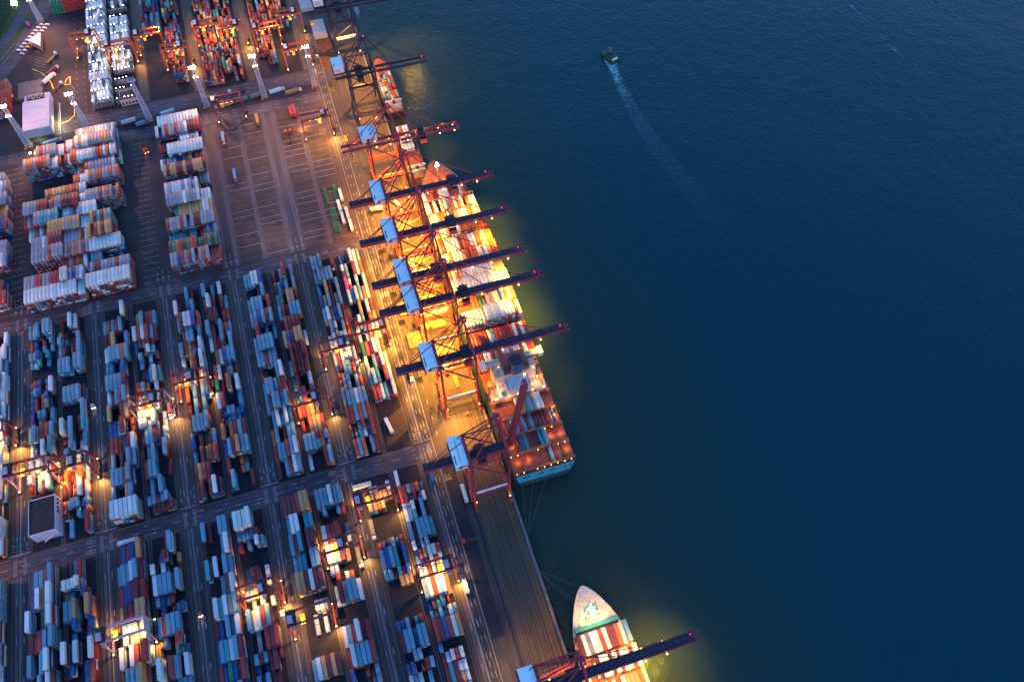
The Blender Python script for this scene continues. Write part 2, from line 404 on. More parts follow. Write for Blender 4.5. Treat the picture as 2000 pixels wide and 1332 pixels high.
def stack(x, yc, L, c, h, z0=0.0, label=None, under=None, axis=0):
    under = under or UNDER
    for t in range(h):
        top = t == h - 1
        k = c if top else (c if random.random() < 0.22 else random.choice(under))
        jx = random.uniform(-.05, .05); jy = random.uniform(-.12, .12)
        REC.append((x + jx, yc + jy, z0 + t * CH, L, k, shade(k), top, (label.replace('@', CNAME[k]).replace('#', NUM[h]) if (top and label) else None), axis))
def bay(s, x0, ynorth, L40, place, blockname, pitch=2.76, z0=0.0, under=None):
    halves = s.split('/') if '/' in s else [s]
    for hi, hs in enumerate(halves):
        for i in range(min(len(hs) // 2, 40)):
            c, h = hs[2 * i], hs[2 * i + 1]
            if c == '.': continue
            h = int(h); x = x0 + pitch * (i + .5)
            if len(halves) == 2 or c.isupper():
                parts = [hi] if len(halves) == 2 else [0, 1]
                for q in parts:
                    cc = c.lower()
                    if q == 1 and len(halves) == 1 and random.random() < .5: cc = random.choice(UNDER)
                    Ls = L40 / 2 - .12
                    lab = place(i, 1 + q)
                    stack(x, ynorth - L40 * (.25 + .5 * q), Ls, cc, max(1, h - (q if random.random() < .3 and len(halves) == 1 else 0)), z0, lab, under)
            else:
                stack(x, ynorth - L40 / 2, L40 - .1, c, h, z0, place(i, 0), under)
BLK = ['first', 'second', 'third', 'fourth', 'fifth', 'sixth', 'seventh', 'eighth', 'ninth', 'tenth', 'eleventh']
S = {
 'R0': ["w1..........", "r2M2B2m2O2U1", "w2b2W3..b3..", "b2m1b3b3b3t2", "W2u1B2B3..../U2R2K2w3W3R3", "w2u2m2w3y2w3/W3W3O2W3y2w2", "b3w4r3w4w4y1", "U1O2B2B3R1../B1K1B2T1W2B2", "r2m2u2r2w2y2", "B1........../m1W1W2R2W2..", "m1t1m1W1W1..", "b1m2..r2b1.."],
 'L0': ["............/..W1W1....W2", "Y2Y2O3Y3Y3Y2/Y3Y3O3Y3....", "............", "............/R1U1M2B2U1M2", "b2u3b3t2..u2", "T2B2R1T2P1B2/......Y2Y2Y2", "............", "............/U1U1B2..T1M2", "m1b2b2u1b3b3", "....B2B2..../U1U2..M1M2B2", "w1b1w1..b1..", "m1m2b1..b2.."],  # second bay: yellow lamp light put into the box colours
 'R1': ["b3b3t3w4b3b3", "..B3....B2R2/............", "w3r3r3r4..U1", "w3w3w3r3y1..", "W2W2......../..R2..W2O2..", "w1m4k3b4b4w2", "............", "w2b2r2w5m2m3", "r1w4b3b3b3r3", "U2....M2M1B2", "B1M1..w1r2w2", "m2b2r1w1m1b1"],
 'L1': ["m4m4m4r4y5y5", "b2w4w4..t3t3", "b3m3t4..m5m5", "B2t2t2..b4b4", "y4y4m4w4m4m4", "............/......W3W3B3", "....W1..W1../....w1..w1..", "............", "b1w2y2m2y2m2", "............", "b2m1m1..r1b1"],
 'R2': ["w4w4w4w5....", "B2B2B2U3M3../R2..B2..W4B3", "............", "..u2R3M3..W2", "W2W2W2W2..../..w1..W2..W1", "b4w2w4r4b4..", "..b1..r3m3r3", "B2m2B2m2m3m2/U1..u1m2M3..", "b2u1b3m2m2..", "m2b2..w2m1r1"],
 'L2': ["b3m1....b4b4", "........b3w5", "t3..w4..b4b3", "......t3m4w4", "r1w4t3w4k4b4", "m1u1..b4k3w4", "u1b3t3w3b4m4", "r1u1g2u2m2r4", "m1b3b3..b4u3", "b1m2..w2t1m1"],
 'R3': ["......r2b4..", "..R1U3M5..Y1/W4..W3....M1", "w3b3b3b3..b4", "B2U2B1R2..../..U2..m1B1U2", "b2m2b3b3b3..", "M1B2..Y1R4../......T1G1U1", "w5m1r4b3..w3", "m1r1m1b2b2b2", "b2m1....b2r1"],
 'L3': ["m1u2r2u3m3y5", "b2b3b3w4b5m4", "r2u2u3m4m5r4", "y2m3r3m3y5y5", "o2W4W4W4y3w5", "w4..w4r4..r6", "m3t4b4t4y6..", "b1....m2b5..", "m2b2..r1b3b2"],
 'R4': ["..m2b2r3....", "W4W4W4W5..../Y2T2m1..U4..", "b3b3y4..b2y5", "....U4..R1U3/..B1....B1K1", "w5..w4....w4", "M1U3..m1U3R3/........U3O3", "b2m1..w2m1.."],
 'L4': ["u1b2b2o2m3b5", "u1m1w4y3u3w6", "w4..g1o2b4w6", "m2m2r3b3..b5", "b3..w2b4w5..", "m1u1b3b2w4m4", "b2u1..m1b2b1"],
 'R5': ["....b2..w3b3", "......w2w3b4", "....m2w3w4w4", "..b2w3w3w4b3", "b1..w2w2w3w4", "..m1b2w3w3w4"],
}
Nn = {
 'R0': ["u1u1m2W3w2b2", "W2B2..m2w2o2", "p2W1..W2..w2", "w2t2w3b2o2w2", "....y2..W2m2", "R1W2B2..O2Y2", "W2..w2o3W3W3", "g2o2p1w3w3o2", "w2..b2r2w3w2", "b2w3t3..r3w3", "r2r2w2t2m2w3", "............"],
 'L0': ["b3b3b4....m3", "b2b3b3b3b3..", "b1..y3m2..b3", "u2y2b3m2y2b3", "b2w3k2u2b3m2", "..b3W2..B2R2", "W2W3Y2W3W3..", "w1r2w3w4w4w2", "U1M2b3B3R2B2", "R1B2B3..b2r1", "b2b3b3w3b3b3", "r3r3b3o3b3r3", "M1R1T2R3B1R3", "r2b2o2..b2m2"],
 'R1': ["m1..B1r4..b2", "m1T1U2B2..B2", "B1G2..y3y3m2", "b2m3m2b3b3t3", "m1r3m3m3m3..", "y3u3m3y4y4w1", "..m4m3m3m4..", "b2m4m3m3m3..", "t1m3....w2..", "u1b2r3..R3..", "o3r3o3y3y1..", "r2..o3y3y3r3", "b3b3B3M3R3B3", "w1......m3b3"],
 'L1': ["b2b2w3w3u3..", "......m2t3..", "b2b3b3b3..r3", "b2b3u3b3m3b3", "..r4..b1..t1", "b3b4b4t4b4..", "b3b3r3b3b3..", "r1m1....b3w4", "t1b4b4b3r3r3", "b1m2b4b4b3b4", "..b2w3b2w3u3", "o1b2..m2b3b3", "r1b2t2r3b3w4", "m1..b2r2w3b3"],
 'R2': ["b3..t1..w2..", "r2w4m2..m2T1", "g1m3m3..R1R1", "b4r2..b3o1b1", "w2r2m2B3..b3", "m1o2w2u3b3b3", "O2W2M1B1U3R1", "g2R1..o4..w3", "w3r3......t2", "M1U2B3B3B1U2", "o3..o3m3b3m3", "u2b3m3y4b3b3", "r2....O1M1..", "m1b4......m2"],
 'L2': ["......t3m2..", "w4....u3b3..", "b2m4w4w4u4r3", "..r2b3b3..b3", "B3O2Y2R2..w4", "W2..Y2R3..W5", "r1W3w2..O3w5", "o2..b3..b3u3", "m1..b3..b3..", "..b3b3b3b4..", "u2..m2g1m2b2", "b1..m3y2m3r3", "m2y3r3m3....", "m2m3..m3w4m2"],
 'R3': ["............", "m1y2b3r2r2b2", "w3r3w3r3b2m2", "U2R2Y2M3M2..", "..B3..W1..M2", "..m1u1b2w3t2", "R3B3O2..w2..", "w2o2o2..w3..", "W4W4W4W4..W1", "M2b3b3m3..W2", "..b2b3....b4", "r2b3b3....m1", "m1b2..b3....", "B2B2R2B2B3../..m2m2m2m2m3"],
 'L3': ["..........w4", "t2r2b2r2b3..", "m2m2y3....b2", "w2b3b3b3o3b3", "b2t2..t1u3..", "b3b3b3b3m3..", "w2m2b3r3b4..", "y3....m3y3..", "u2u2t2r4..o2", "r2r2m2u2m3w3", "b2..m2..b4b3", "b3b3b3r3b5..", "b3....y3b4..", "w5w5w5w5w5w5"],
 'R4': ["R1....w4w3..", "Y2M1....R1../B3B1M1M1..B4", "b2m2..m2m2b4", "b3b3b3..b4b4", "............", "m1b3b3b3b3m2", "..........b3", "w3b1b3..m2t3", "R1M1B3..R1B2", "..B3..W1..W2", "Y1O2R3Y3O3W1", "m2m2w1R3w4w2", "R2B2B3B3U2B2/M2M1..B2B1O2", "..b1......r3"],
 'L4': ["b2b2b3..b4b4", "r1U1..R1..B2", "B2B2U3..T2..", "............", "U1R2U2..U2w3", "U1R1..r2U3..", "u1..T2B2..b2", "b2b3..m3r3b3", "w1u1..w3..b4", "W2Y1W3M1O2R2", "W3..W2W3w3..", "............", "............", "............"],
 'R5': ["....b2....w2", "......b2w2w3", "..m1..w2w3b2", "......w3w4w3", "....b1..w3w3", "......w2w4w3", "..w2w3..w4w4", "..W2W3..W4W4", "....w3w3w4w4", "..b2w3..w3w4", "......w3w4w4", "....b2w3w3..", "..w3w3..w4w4", "....w2w3..w3"],
}
for k in range(6):
    for side, x0, bi in (('R', T[k] + 3.5, 2 * k), ('L', T[k] - 16.9, 2 * k + 1)):
        key = side + str(k)
        bn = BLK[bi] if bi < len(BLK) else None
        for grp, tab, ys, L40, word in (('S', S, SY, 12.25, 'below'), ('N', Nn, NY, 12.1, 'above')):
            if key not in tab: continue
            rows = tab[key]
            for j, s in enumerate(rows):
                dist = j if grp == 'S' else (13 - j)
                def place(i, half, dist=dist, bn=bn, word=word):
                    if half: 
                        n = 2 * dist + half if word == 'below' else 2 * dist + 3 - half
                        return f"short @ container # high, {ORD[i]} row, {ORD[n-1]} half-bay {word} middle road, {bn} block from quay"
                    return f"@ container # high, {ORD[i]} row, {ORD[dist]} bay {word} middle road, {bn} block from quay"
                bay(s, x0, ys[j], L40, place, bn)

# block stacked empties in the depot yard (no lanes between the rows)
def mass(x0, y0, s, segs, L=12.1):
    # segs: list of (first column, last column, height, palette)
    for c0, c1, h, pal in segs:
        pal = pal.replace('b', 'h')  # pale grey swapped for lilac: the depot's mixed light put into the colour
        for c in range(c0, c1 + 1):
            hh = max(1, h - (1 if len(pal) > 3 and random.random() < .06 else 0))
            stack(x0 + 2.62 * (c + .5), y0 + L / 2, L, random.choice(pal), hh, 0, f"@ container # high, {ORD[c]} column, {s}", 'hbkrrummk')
DEP = [  # south to north, y step 12.6
 [(0, 11, 5, 'w'), (12, 13, 5, 'bw'), (14, 15, 4, 'w'), (17, 28, 6, 'w')],
 [(0, 9, 5, 'bbbrmb'), (10, 11, 6, 'w'), (12, 15, 5, 'wbu'), (18, 28, 5, 'bbmbbr')],
 [(10, 15, 4, 'brrbo'), (16, 16, 4, 'wm'), (18, 20, 4, 'bbt')],
 [(2, 6, 5, 'b'), (7, 10, 6, 'brw'), (11, 15, 5, 'bbbo'), (16, 17, 5, 'wbr'), (18, 26, 5, 'w')],
 [(2, 6, 5, 'bbw'), (7, 10, 6, 'mrb'), (11, 15, 5, 'bbby'), (16, 17, 5, 'mw'), (18, 24, 6, 'yymtoyr')],
 [(1, 6, 4, 'wobb'), (7, 10, 6, 'y'), (11, 15, 6, 'yyb'), (16, 18, 5, 'w'), (19, 24, 6, 'yytmyw')],
 [(0, 2, 5, 'rb'), (3, 9, 6, 'tbt'), (10, 15, 5, 'bwrb'), (16, 18, 6, 'wb'), (19, 20, 6, 'w')],
 [(0, 10, 6, 'bbbbrb'), (11, 13, 6, 'bm'), (14, 15, 6, 'r'), (16, 17, 5, 'wo'), (18, 27, 6, 'bboobrbb')],
 [(6, 12, 5, 'yyor'), (13, 15, 5, 'ro'), (16, 17, 5, 'w')],
 [(14, 17, 4, 'owbw'), (18, 27, 5, 'oobwb')],
 [(14, 15, 3, 'bw'), (16, 17, 4, 'ow'), (18, 26, 5, 'bbwbob')],
 [(0, 8, 6, 'wwrobb'), (9, 13, 5, 'mrrw'), (14, 16, 6, 'wo'), (17, 27, 6, 'owobrwb')],
 [(3, 9, 6, 'bbbr'), (10, 12, 5, 'mwr'), (13, 15, 6, 'wrr'), (16, 27, 7, 'wbbkyw')],
]
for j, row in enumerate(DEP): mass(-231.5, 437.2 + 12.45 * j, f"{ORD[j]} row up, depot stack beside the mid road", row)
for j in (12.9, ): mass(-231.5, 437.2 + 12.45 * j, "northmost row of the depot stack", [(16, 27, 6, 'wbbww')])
DEP2 = [
 [(0, 10, 5, 'brubbrobb'), (11, 13, 4, 'r')], [(0, 10, 5, 'rgmrmmogm'), (11, 13, 5, 'ugm')], [(0, 10, 3, 'tbbtr'), (11, 13, 4, 'utb')],
 [(0, 10, 5, 'bbmbrbbr'), (11, 13, 5, 'bb')], [(3, 10, 5, 'yyygyy'), (11, 13, 5, 'yw')], [(1, 10, 6, 'bwbw'), (11, 13, 5, 'w')], [(1, 10, 6, 'wbww')],
 [(5, 10, 3, 'brmub'), (11, 13, 3, 'bk')], [(1, 10, 5, 'ymymmy'), (11, 13, 5, 'tymw')], [(0, 7, 3, 'ubw'), (8, 13, 4, 'rmoym')], [(3, 13, 5, 'w')], [(0, 5, 2, 'rmu'), (6, 13, 4, 'ubwb')],
 [(0, 9, 5, 'bbwrbu'), (10, 13, 5, 'rrm')], [(1, 9, 5, 'w'), (10, 13, 5, 'w')],
]
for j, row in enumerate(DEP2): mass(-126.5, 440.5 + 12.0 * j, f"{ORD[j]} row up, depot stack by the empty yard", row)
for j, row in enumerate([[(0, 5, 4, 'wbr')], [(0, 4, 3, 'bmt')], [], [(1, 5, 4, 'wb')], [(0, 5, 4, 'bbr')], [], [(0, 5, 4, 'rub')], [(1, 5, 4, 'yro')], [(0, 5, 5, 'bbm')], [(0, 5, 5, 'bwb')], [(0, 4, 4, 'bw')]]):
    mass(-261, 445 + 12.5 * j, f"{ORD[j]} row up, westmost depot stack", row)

for (x, y, z, L, c, t, lab) in ((-174.5, 236.9, 0, 12, 'w', 1.5708, 'pale container lying crosswise at the road edge behind blue and maroon ones'), (-103.6, 230.9, 0, 12, 'b', 1.5708, 'pale container lying crosswise between two tall stacks below middle road'),
                               (-27.4, 228.6, 1.2, 12, 'w', 1.5708, 'white double container crosswise above the gantry with yellow-lit boxes')):
    for k in range(int(3) if z == 0 and x > -110 else 1): REC.append((x, y, z + k * CH, L, c, shade(c), None if k == (2 if z == 0 and x > -110 else 0) else False, lab, t))
# terminal north of the truck row
def nblock(xc, j0, j1, hs, pal, name, rows=6, miss=.12):
    for j in range(j0, j1):
        for i in range(rows):
            if random.random() < miss: continue
            h = max(1, hs + random.choice((-1, 0, 0, 1)))
            x = xc - rows * 2.76 / 2 + 2.76 * (i + .5); y = 650 + 12.7 * j
            if random.random() < .35:
                for q in (0, 1): stack(x, y + 3 + 6.3 * q, 6.0, random.choice(pal), h, 0, None)
            else: stack(x, y + 6.1, 12.0, random.choice(pal), h, 0, None)
nblock(-120, 7, 14, 3, 'mmmuutrb', 'third'); nblock(-101.5, 1, 14, 3, 'mrrmutml', 'fourth', rows=5)
nblock(-72, 0, 14, 3, 'mmrumoy', 'fifth', miss=.2); nblock(-54, 0, 14, 3, 'mmumgoow', 'sixth', miss=.25)
nblock(-21.5, 1, 14, 2, 'mmobrok', 'seventh', miss=.3); nblock(-3, 5, 14, 3, 'oommuybk', 'eighth', miss=.2)
# reefers on racks
for xc, j0, j1, hs in ((-169.5, 0, 14, 4), (-149.5, 3, 14, 3)):
    for j in range(j0, j1):
        y = 650 + 13.4 * j
        for i in range(6):
            if xc > -160 and (j in (9, 10, 11, 12)) and random.random() < .8: continue
            stack(xc - 8.3 + 2.76 * (i + .5), y + 6.2, 9.4, 'w' if random.random() < .93 else 'u', max(1, hs + random.choice((-1, 0, 0, 0)) - (2 if j > 11 else 0)), 0, None, 'wwww')
# long red and green stacks at the north end, and coloured ones at the west edge
for i in range(4): stack(-209 + 3.1 * i, 800 + 6, 12, 'g', 4, 0, None, 'ggg')
for i in range(9): stack(-198 + 2.75 * i, 806 + i * .4, 12, 'r', 5, 0, None, 'rrr')
for i in range(9): stack(-198 + 2.75 * i, 819 + i * .4, 12, 'r', 5, 0, None, 'rrr')
for a in range(3):
    for i in range(6): stack(-262 + 2.7 * i, 664 + a * 12.7 + i * 1.4, 12, random.choice('rogwrr'), 4, 0, None, 'rrob')

# ------------------------------------------------------------------ ships
M_hullb = mat('hull_blue', (0.03, 0.26, 0.40), 0.5, var=0.12, scale=0.2)
M_hullk = mat('hull_black', (0.015, 0.017, 0.022), 0.5)
M_deck = mat('deck_oxide', (0.17, 0.05, 0.035), 0.7, var=0.4, scale=0.4)
M_hatch = mat('hatch_oxide', (0.14, 0.038, 0.03), 0.65, var=0.3, scale=0.3)
M_lash = mat('lashing_steel', (0.26, 0.10, 0.05), 0.6, var=0.4, scale=0.6)
M_swhite = mat('ship_white', (0.27, 0.27, 0.30), 0.5, var=0.12, scale=0.5)
M_sgrey = mat('ship_grey_blue', (0.36, 0.42, 0.50), 0.6, var=0.12, scale=0.3)
M_cream = mat('fore_deck_cream', (0.50, 0.42, 0.36), 0.7, var=0.25, scale=0.6)
M_green = mat('gear_green', (0.10, 0.36, 0.20), 0.6, var=0.2)
M_navy = mat('funnel_navy', (0.02, 0.06, 0.14), 0.5)
M_dark = mat('dark_steel', (0.02, 0.018, 0.025), 0.6)
M_teal = mat('deck_teal', (0.03, 0.19, 0.22), 0.6)
M_glass = mat('window_glass', (0.02, 0.025, 0.03), 0.15, spec=0.8)
M_life = mat('lifeboat_orange', (0.70, 0.22, 0.06), 0.5)

def hull(name, cx, stations, zdeck, mats, parent, zbot=-6, bul=1.0):
    # stations: (y, half width on deck, half width at the waterline)
    b = MB(); n = len(stations)
    for s in (-1, 1):
        for (y, hd, hw) in stations:
            pass
    for i in range(n - 1):
        y0, d0, w0 = stations[i]; y1, d1, w1 = stations[i + 1]
        b.quad([(cx - d0, y0, zdeck), (cx + d0, y0, zdeck), (cx + d1, y1, zdeck), (cx - d1, y1, zdeck)], 1)
        for s in (-1, 1):
            q = [(cx + s * w0, y0, zbot), (cx + s * w1, y1, zbot), (cx + s * d1, y1, zdeck + bul), (cx + s * d0, y0, zdeck + bul)]
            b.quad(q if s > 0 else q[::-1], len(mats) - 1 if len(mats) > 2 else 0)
            q = [(cx + s * (d0 - .35), y0, zdeck + bul), (cx + s * (d1 - .35), y1, zdeck + bul), (cx + s * d1, y1, zdeck + bul), (cx + s * d0, y0, zdeck + bul)]
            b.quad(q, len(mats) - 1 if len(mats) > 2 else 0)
            q = [(cx + s * (d0 - .35), y0, zdeck), (cx + s * (d1 - .35), y1, zdeck), (cx + s * (d1 - .35), y1, zdeck + bul), (cx + s * (d0 - .35), y0, zdeck + bul)]
            b.quad(q, 0)
    y0, d0, w0 = stations[0]
    zm = zbot + (zdeck + bul - zbot) * .42; wm = w0 + (d0 - w0) * .42
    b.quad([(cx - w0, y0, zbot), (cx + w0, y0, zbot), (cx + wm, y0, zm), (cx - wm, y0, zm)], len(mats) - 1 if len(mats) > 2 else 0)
    b.quad([(cx - wm, y0, zm), (cx + wm, y0, zm), (cx + d0, y0, zdeck + bul), (cx - d0, y0, zdeck + bul)], 0)
    y1, d1, w1 = stations[-1]
    if d1 > 0.3: b.quad([(cx + w1, y1, zbot), (cx - w1, y1, zbot), (cx - d1, y1, zdeck + bul), (cx + d1, y1, zdeck + bul)], 0)
    return b.build(name, mats, parent)

def ship_rows(rows, x0, pitch, ydict, z0, L, who):
    for j, (s, hs) in enumerate(rows):
        y = ydict[j]
        for i, c in enumerate(s):
            if c == '.': continue
            h = int(hs[i]) if len(hs) > 1 else int(hs)
            if h == 0: continue
            lab = f"@ container # high, {ORD[i]} slot from quay, {ORD[j]} bay {who}"
            x = x0 + pitch * (i + .5)
            if c.isupper():
                stack(x, y + L * .25, L / 2 - .1, c.lower(), h, z0, None, 'wwboryk'); stack(x, y + L * .75, L / 2 - .1, c.lower(), h, z0, None, 'wwboryk')
            else: stack(x, y + L / 2, L, c, h, z0, lab, 'wwborykrobw')

# the long ship at the middle berth ------------------------------------------------
big = empty('container_ship', (88, 345, -4), 0, 'long container ship with pale blue stern, its deck stacked high under a row of cranes', 'container ship')
O = (-88, -345, 4)
def ch(b, name, mats, parent, root=big, off=O): return b.build(name, mats, parent, off) if parent is root else b.build(name, mats, parent)
st = [(199.5, 20.2, 16), (203, 21, 19), (215, 21.2, 21.2), (420, 21.2, 21.2), (440, 20.6, 19.5), (455, 18.6, 15), (467, 14.5, 9.5), (477, 9, 4.5), (484, 4.5, 1.2), (488, .5, .3)]
hl = hull('hull', 88, st, 12, [M_hullb, M_deck, mat('hull_side', (.02, .05, .07), .6)], big); hl.location = O  # dark copy of the hull blue: shade painted on the sides, also lower stern
b = MB()
for i in (-14.5, -11.8, -4.6, -2.6, 3.0, 5.2, 12.6, 16): b.box(88 + i, 88 + i + 1.6, 199.2, 199.42, 8.2, 9.7, 0)
b.build('transom_opening', M_dark, big, O)
SHY = [201.8, 214.4, 227.4, 240.2, 280.6, 294.2, 311.6, 325.2, 338.8, 352.4, 366.0, 379.6, 396.4, 410.0, 424.0, 438.0]
for k, y in enumerate(SHY):
    hw = 20.6 if y < 436 else 19
    b = MB(); b.box(88 - hw, 88 + hw, y - .2, y + 12.4, 12.0, 13.6)
    for xx in (-14, -7, 0, 7, 14): b.box(88 + xx - .12, 88 + xx + .12, y, y + 12.2, 13.6, 13.75)
    b.build('hatch_cover', M_hatch, big, O)
for k, y in enumerate([200.9, 213.6, 226.6, 239.4, 252.8, 279.7, 293.4, 307.5, 310.6, 324.4, 338.0, 351.6, 365.2, 378.8, 395.4, 409.2, 423.2, 437.0]):
    b = MB(); zt = 17.5 if y < 260 else 21.5
    for i in range(0, 15): b.box(88 - 20.4 + i * 2.9, 88 - 20.1 + i * 2.9, y - .35, y + .25, 13.2, zt)
    for z in (16.0, zt): b.box(88 - 20.8, 88 + 20.8, y - .4, y + .3, z - .25, z)
    b.build('lashing_bridge', M_lash, big, O)
SB = [("..........bmo...", "1"), ("...mugm..tb.....", "0001111001200000"), ("rrmbbrbmbmmmmou.", "1"), ("......wogbkww...", "2"),
      ("rmwwmkrwwrwwrwro", "4"), ("rormmwbrrmmrwmwr", "4"), ("wwwwwwwwwwwwwwrw", "5555556666666665"), ("....oogkwywwbowo", "0000333344445555"),
      ("wwwwwwwwwwwwwwww", "6"), ("owoywwwwwwwwwyyy", "5"), ("wwowwwyroowwwyro", "5555555566556666"), ("omwwwwmoowwoowoo", "5"),
      ("wowwkwwwooooooom", "4444455555555555"), ("kwwooywkywwwoowk", "3"), ("wwow.wwyowow.oww", "3323034333330222"), (".wro..www..owo..", "2")]
ship_rows(SB, 88 - 20.6, 2.575, SHY, 13.78, 12.1, 'north of the pale blue stern')
# superstructure
h_ = empty('deckhouse', (0, 0, 0)); h_.parent = big; h_.location = O
b = MB(); b.box(74, 102, 262.5, 276, 12, 33); b.box(69, 107, 254, 262.5, 12, 19); b.box(80, 96, 254, 262.5, 19, 27); b.build('house_block', M_swhite, h_)
b = MB(); b.box(69.2, 106.8, 253.8, 254.0, 13, 18.6); b.build('rear_wall', M_cream, h_)
b = MB(); b.box(81, 95, 253.9, 262.6, 27.0, 27.3); b.build('grey_deck', M_sgrey, h_)
b = MB(); b.box(74.4, 80, 254.4, 262.5, 19.0, 19.25); b.build('pool_deck', M_sgrey, h_)
b = MB(); b.box(76.2, 78.8, 255.6, 258.4, 19.25, 19.6); b.build('small_pool', M_teal, h_)
b = MB(); b.box(67.3, 108.7, 271.0, 274.6, 33.2, 36.0, 0); b.box(66.6, 69.8, 269.8, 275.6, 32.8, 36.8, 1); b.box(106.2, 109.4, 269.8, 275.6, 32.8, 36.8, 1); b.box(70, 80, 271.8, 273.9, 36, 36.15, 2); b.box(97, 106, 271.8, 273.9, 36, 36.15, 2)
b.build('bridge_wing', [M_swhite, M_sgrey, M_teal], h_)
b = MB(); b.box(80, 97, 262.5, 276.2, 33, 37.5, 0); b.build('wheelhouse', mat('wheelhouse_top', (.06, .025, .04), .6), h_)
b = MB(); b.poly([(84.8, 262.5), (86, 261), (92, 261), (93.2, 262.5), (93.2, 269), (92, 270.5), (86, 270.5), (84.8, 269)], 33, 43.5, 0); fn = b.build('funnel', M_navy, h_)
b = MB(); b.poly([(85.6, 262.8), (86.5, 261.8), (91.5, 261.8), (92.4, 262.8), (92.4, 268.7), (91.5, 269.7), (86.5, 269.7), (85.6, 268.7)], 43.5, 43.9, 0); b.build('funnel_mouth', M_dark, fn)
b = MB(); b.box(76.5, 80, 263, 268, 33, 36, 0); b.box(97.5, 102, 263, 268, 33, 36.5, 0); b.box(98.3, 101.3, 263.8, 267, 36.5, 37.2, 0); b.box(77.3, 79, 264, 266.5, 36, 36.6, 0); b.build('deck_housing', M_swhite, h_)
b = MB(); b.beam((88.5, 275, 37.5), (88.5, 275, 46), .4); b.beam((84, 275, 43), (93, 275, 43), .2); b.beam((86, 275, 45), (91, 275, 45), .2); b.build('radar_mast', M_swhite, h_)
for x in (70.5, 105.5):
    b = MB(); b.poly([(x - 1.4, 262), (x, 257), (x + 1.4, 262), (x + 1.4, 266), (x, 268.5), (x - 1.4, 266)], 19.5, 22); b.build('lifeboat', M_life, h_)
b = MB()
for (x, y, z) in ((75, 261, 20.5), (80.5, 254.2, 20), (72, 253.6, 19.6), (87, 253.6, 19.6), (97, 253.6, 19.6), (105, 253.6, 19.6), (103, 262, 21), (98, 258, 20), (78, 269, 34), (100, 262, 33.5), (94, 262.2, 28)): b.box(x - .3, x + .3, y - .3, y + .3, z, z + .5)
for y in (200.9, 213.6, 226.6, 239.4):
    for x in np.arange(69, 108, 4.6):
        if random.random() < .6: b.box(x - .14, x + .14, y - .7, y - .5, 14.6, 14.9)
b.build('deck_lamp', bulb_orange, big, O)
for (x, y, z, p) in ((75, 259, 22, 500), (101, 259, 22, 500), (80, 251, 18.5, 600), (96, 251, 18.5, 600)): lamp('POINT', (x, y, z), p, WARM)
for y in (208.5, 220.5): 
    for x in (72, 79.5, 99, 105.5): lamp('POINT', (x, y, 15.6), 420, SODIUM)
for y in (233, 240): lamp('POINT', (106.5, y, 17), 900, SODIUM)
b = MB(); b.box(80, 96, 452, 455, 12, 16); b.tube((85, 463, 12), (85, 463, 14), 1.3); b.tube((91, 463, 12), (91, 463, 14), 1.3); b.build('winch_gear', M_lash, big, O)
b = MB(); b.beam((88.2, 470, 12), (88.2, 470, 27), .5); b.box(87.2, 89.2, 469.4, 470.6, 23, 23.6); fm = b.build('foremast', M_swhite, big, O)
b = MB(); b.box(86.8, 89.6, 468.9, 469.3, 23.6, 24.4); b.box(87.4, 89, 468.9, 469.3, 26.4, 27.2); b.build('mast_lamp', bulb_white, fm)
lamp('POINT', (88.2, 467.5, 24.5), 6000, WARM)

# the ship with its bow in view at the south berth ----------------------------------
sb = empty('container_ship', (84, 60, -4), 0, 'container ship seen by its pointed cream bow, mooring lines out, one crane over it', 'container ship')
O2 = (-84, -60, 4)
st = [(-60, 17.5, 17.5), (72, 17.5, 17), (84, 16.6, 14.5), (94, 15.2, 11.5), (99.5, 13.8, 9.5), (106, 11.4, 6.6), (112, 8.6, 3.6), (117, 5.6, 1.6), (120.3, 3.0, .6), (122, .9, .2)]
hl = hull('hull', 84, st, 12.5, [mat('hull_cream', (0.42, 0.38, 0.34), 0.5), M_cream], sb); hl.location = O2
b = MB(); b.box(84 - 13.4, 84 + 13.4, 97.2, 99.4, 12.5, 15.6); b.build('breakwater', M_teal, sb, O2)
b = MB(); b.box(84 - 13, 84 + 13, 95.8, 97.0, 12.5, 14.0); b.build('breakwater_ledge', M_dark, sb, O2)
b = MB()
for (x, y) in ((81, 104), (87, 104.5), (82, 108), (86.5, 108.5)): b.tube((x - 1.2, y, 13.6), (x + 1.2, y, 13.6), .9, 10); b.box(x - 1.6, x + 1.6, y - 1, y + 1, 12.5, 13.1)
b.box(83, 85.5, 102, 110, 12.5, 13.2); b.build('winch', M_green, sb, O2)
b = MB()
for s in (-1, 1):
    for y in (101, 106, 111, 115.5): b.tube((84 + s * (9.2 - (y - 101) * .45), y, 12.5), (84 + s * (9.2 - (y - 101) * .45), y, 13.5), .35)
    b.tube((84 + s * 2.6, 113, 12.5), (84 + s * 2.6, 113, 13.4), .4)
b.build('deck_bollard', M_yell2, sb, O2)
b = MB(); b.tube((82.5, 106, 12.5), (82.5, 106, 13.8), .8); b.tube((87.5, 107, 12.5), (87.5, 107, 13.8), .8); b.build('anchor_windlass', M_dark, sb, O2)
b = MB(); b.beam((84.2, 109.5, 12.5), (84.2, 109.5, 22), .35); fm = b.build('foremast', M_swhite, sb, O2)
b = MB(); b.box(83.8, 84.7, 108.9, 109.3, 17, 17.6); b.build('mast_lamp', emit('bulb_green', (0.6, 1.0, 0.55), 30), fm)
lamp('SPOT', (82, 92, 30), 9000, (1, .6, .2), None, (84, 104, 12.5), 80)
lamp('SPOT', (84.2, 108.6, 18), 9000, (0.65, 1.0, 0.25), None, (84, 104.5, 12.5), 100)
SH2 = [(82.0, 10, 34), (68.2, 12, 34), (54.5, 12, 34), (41, 12, 34)]
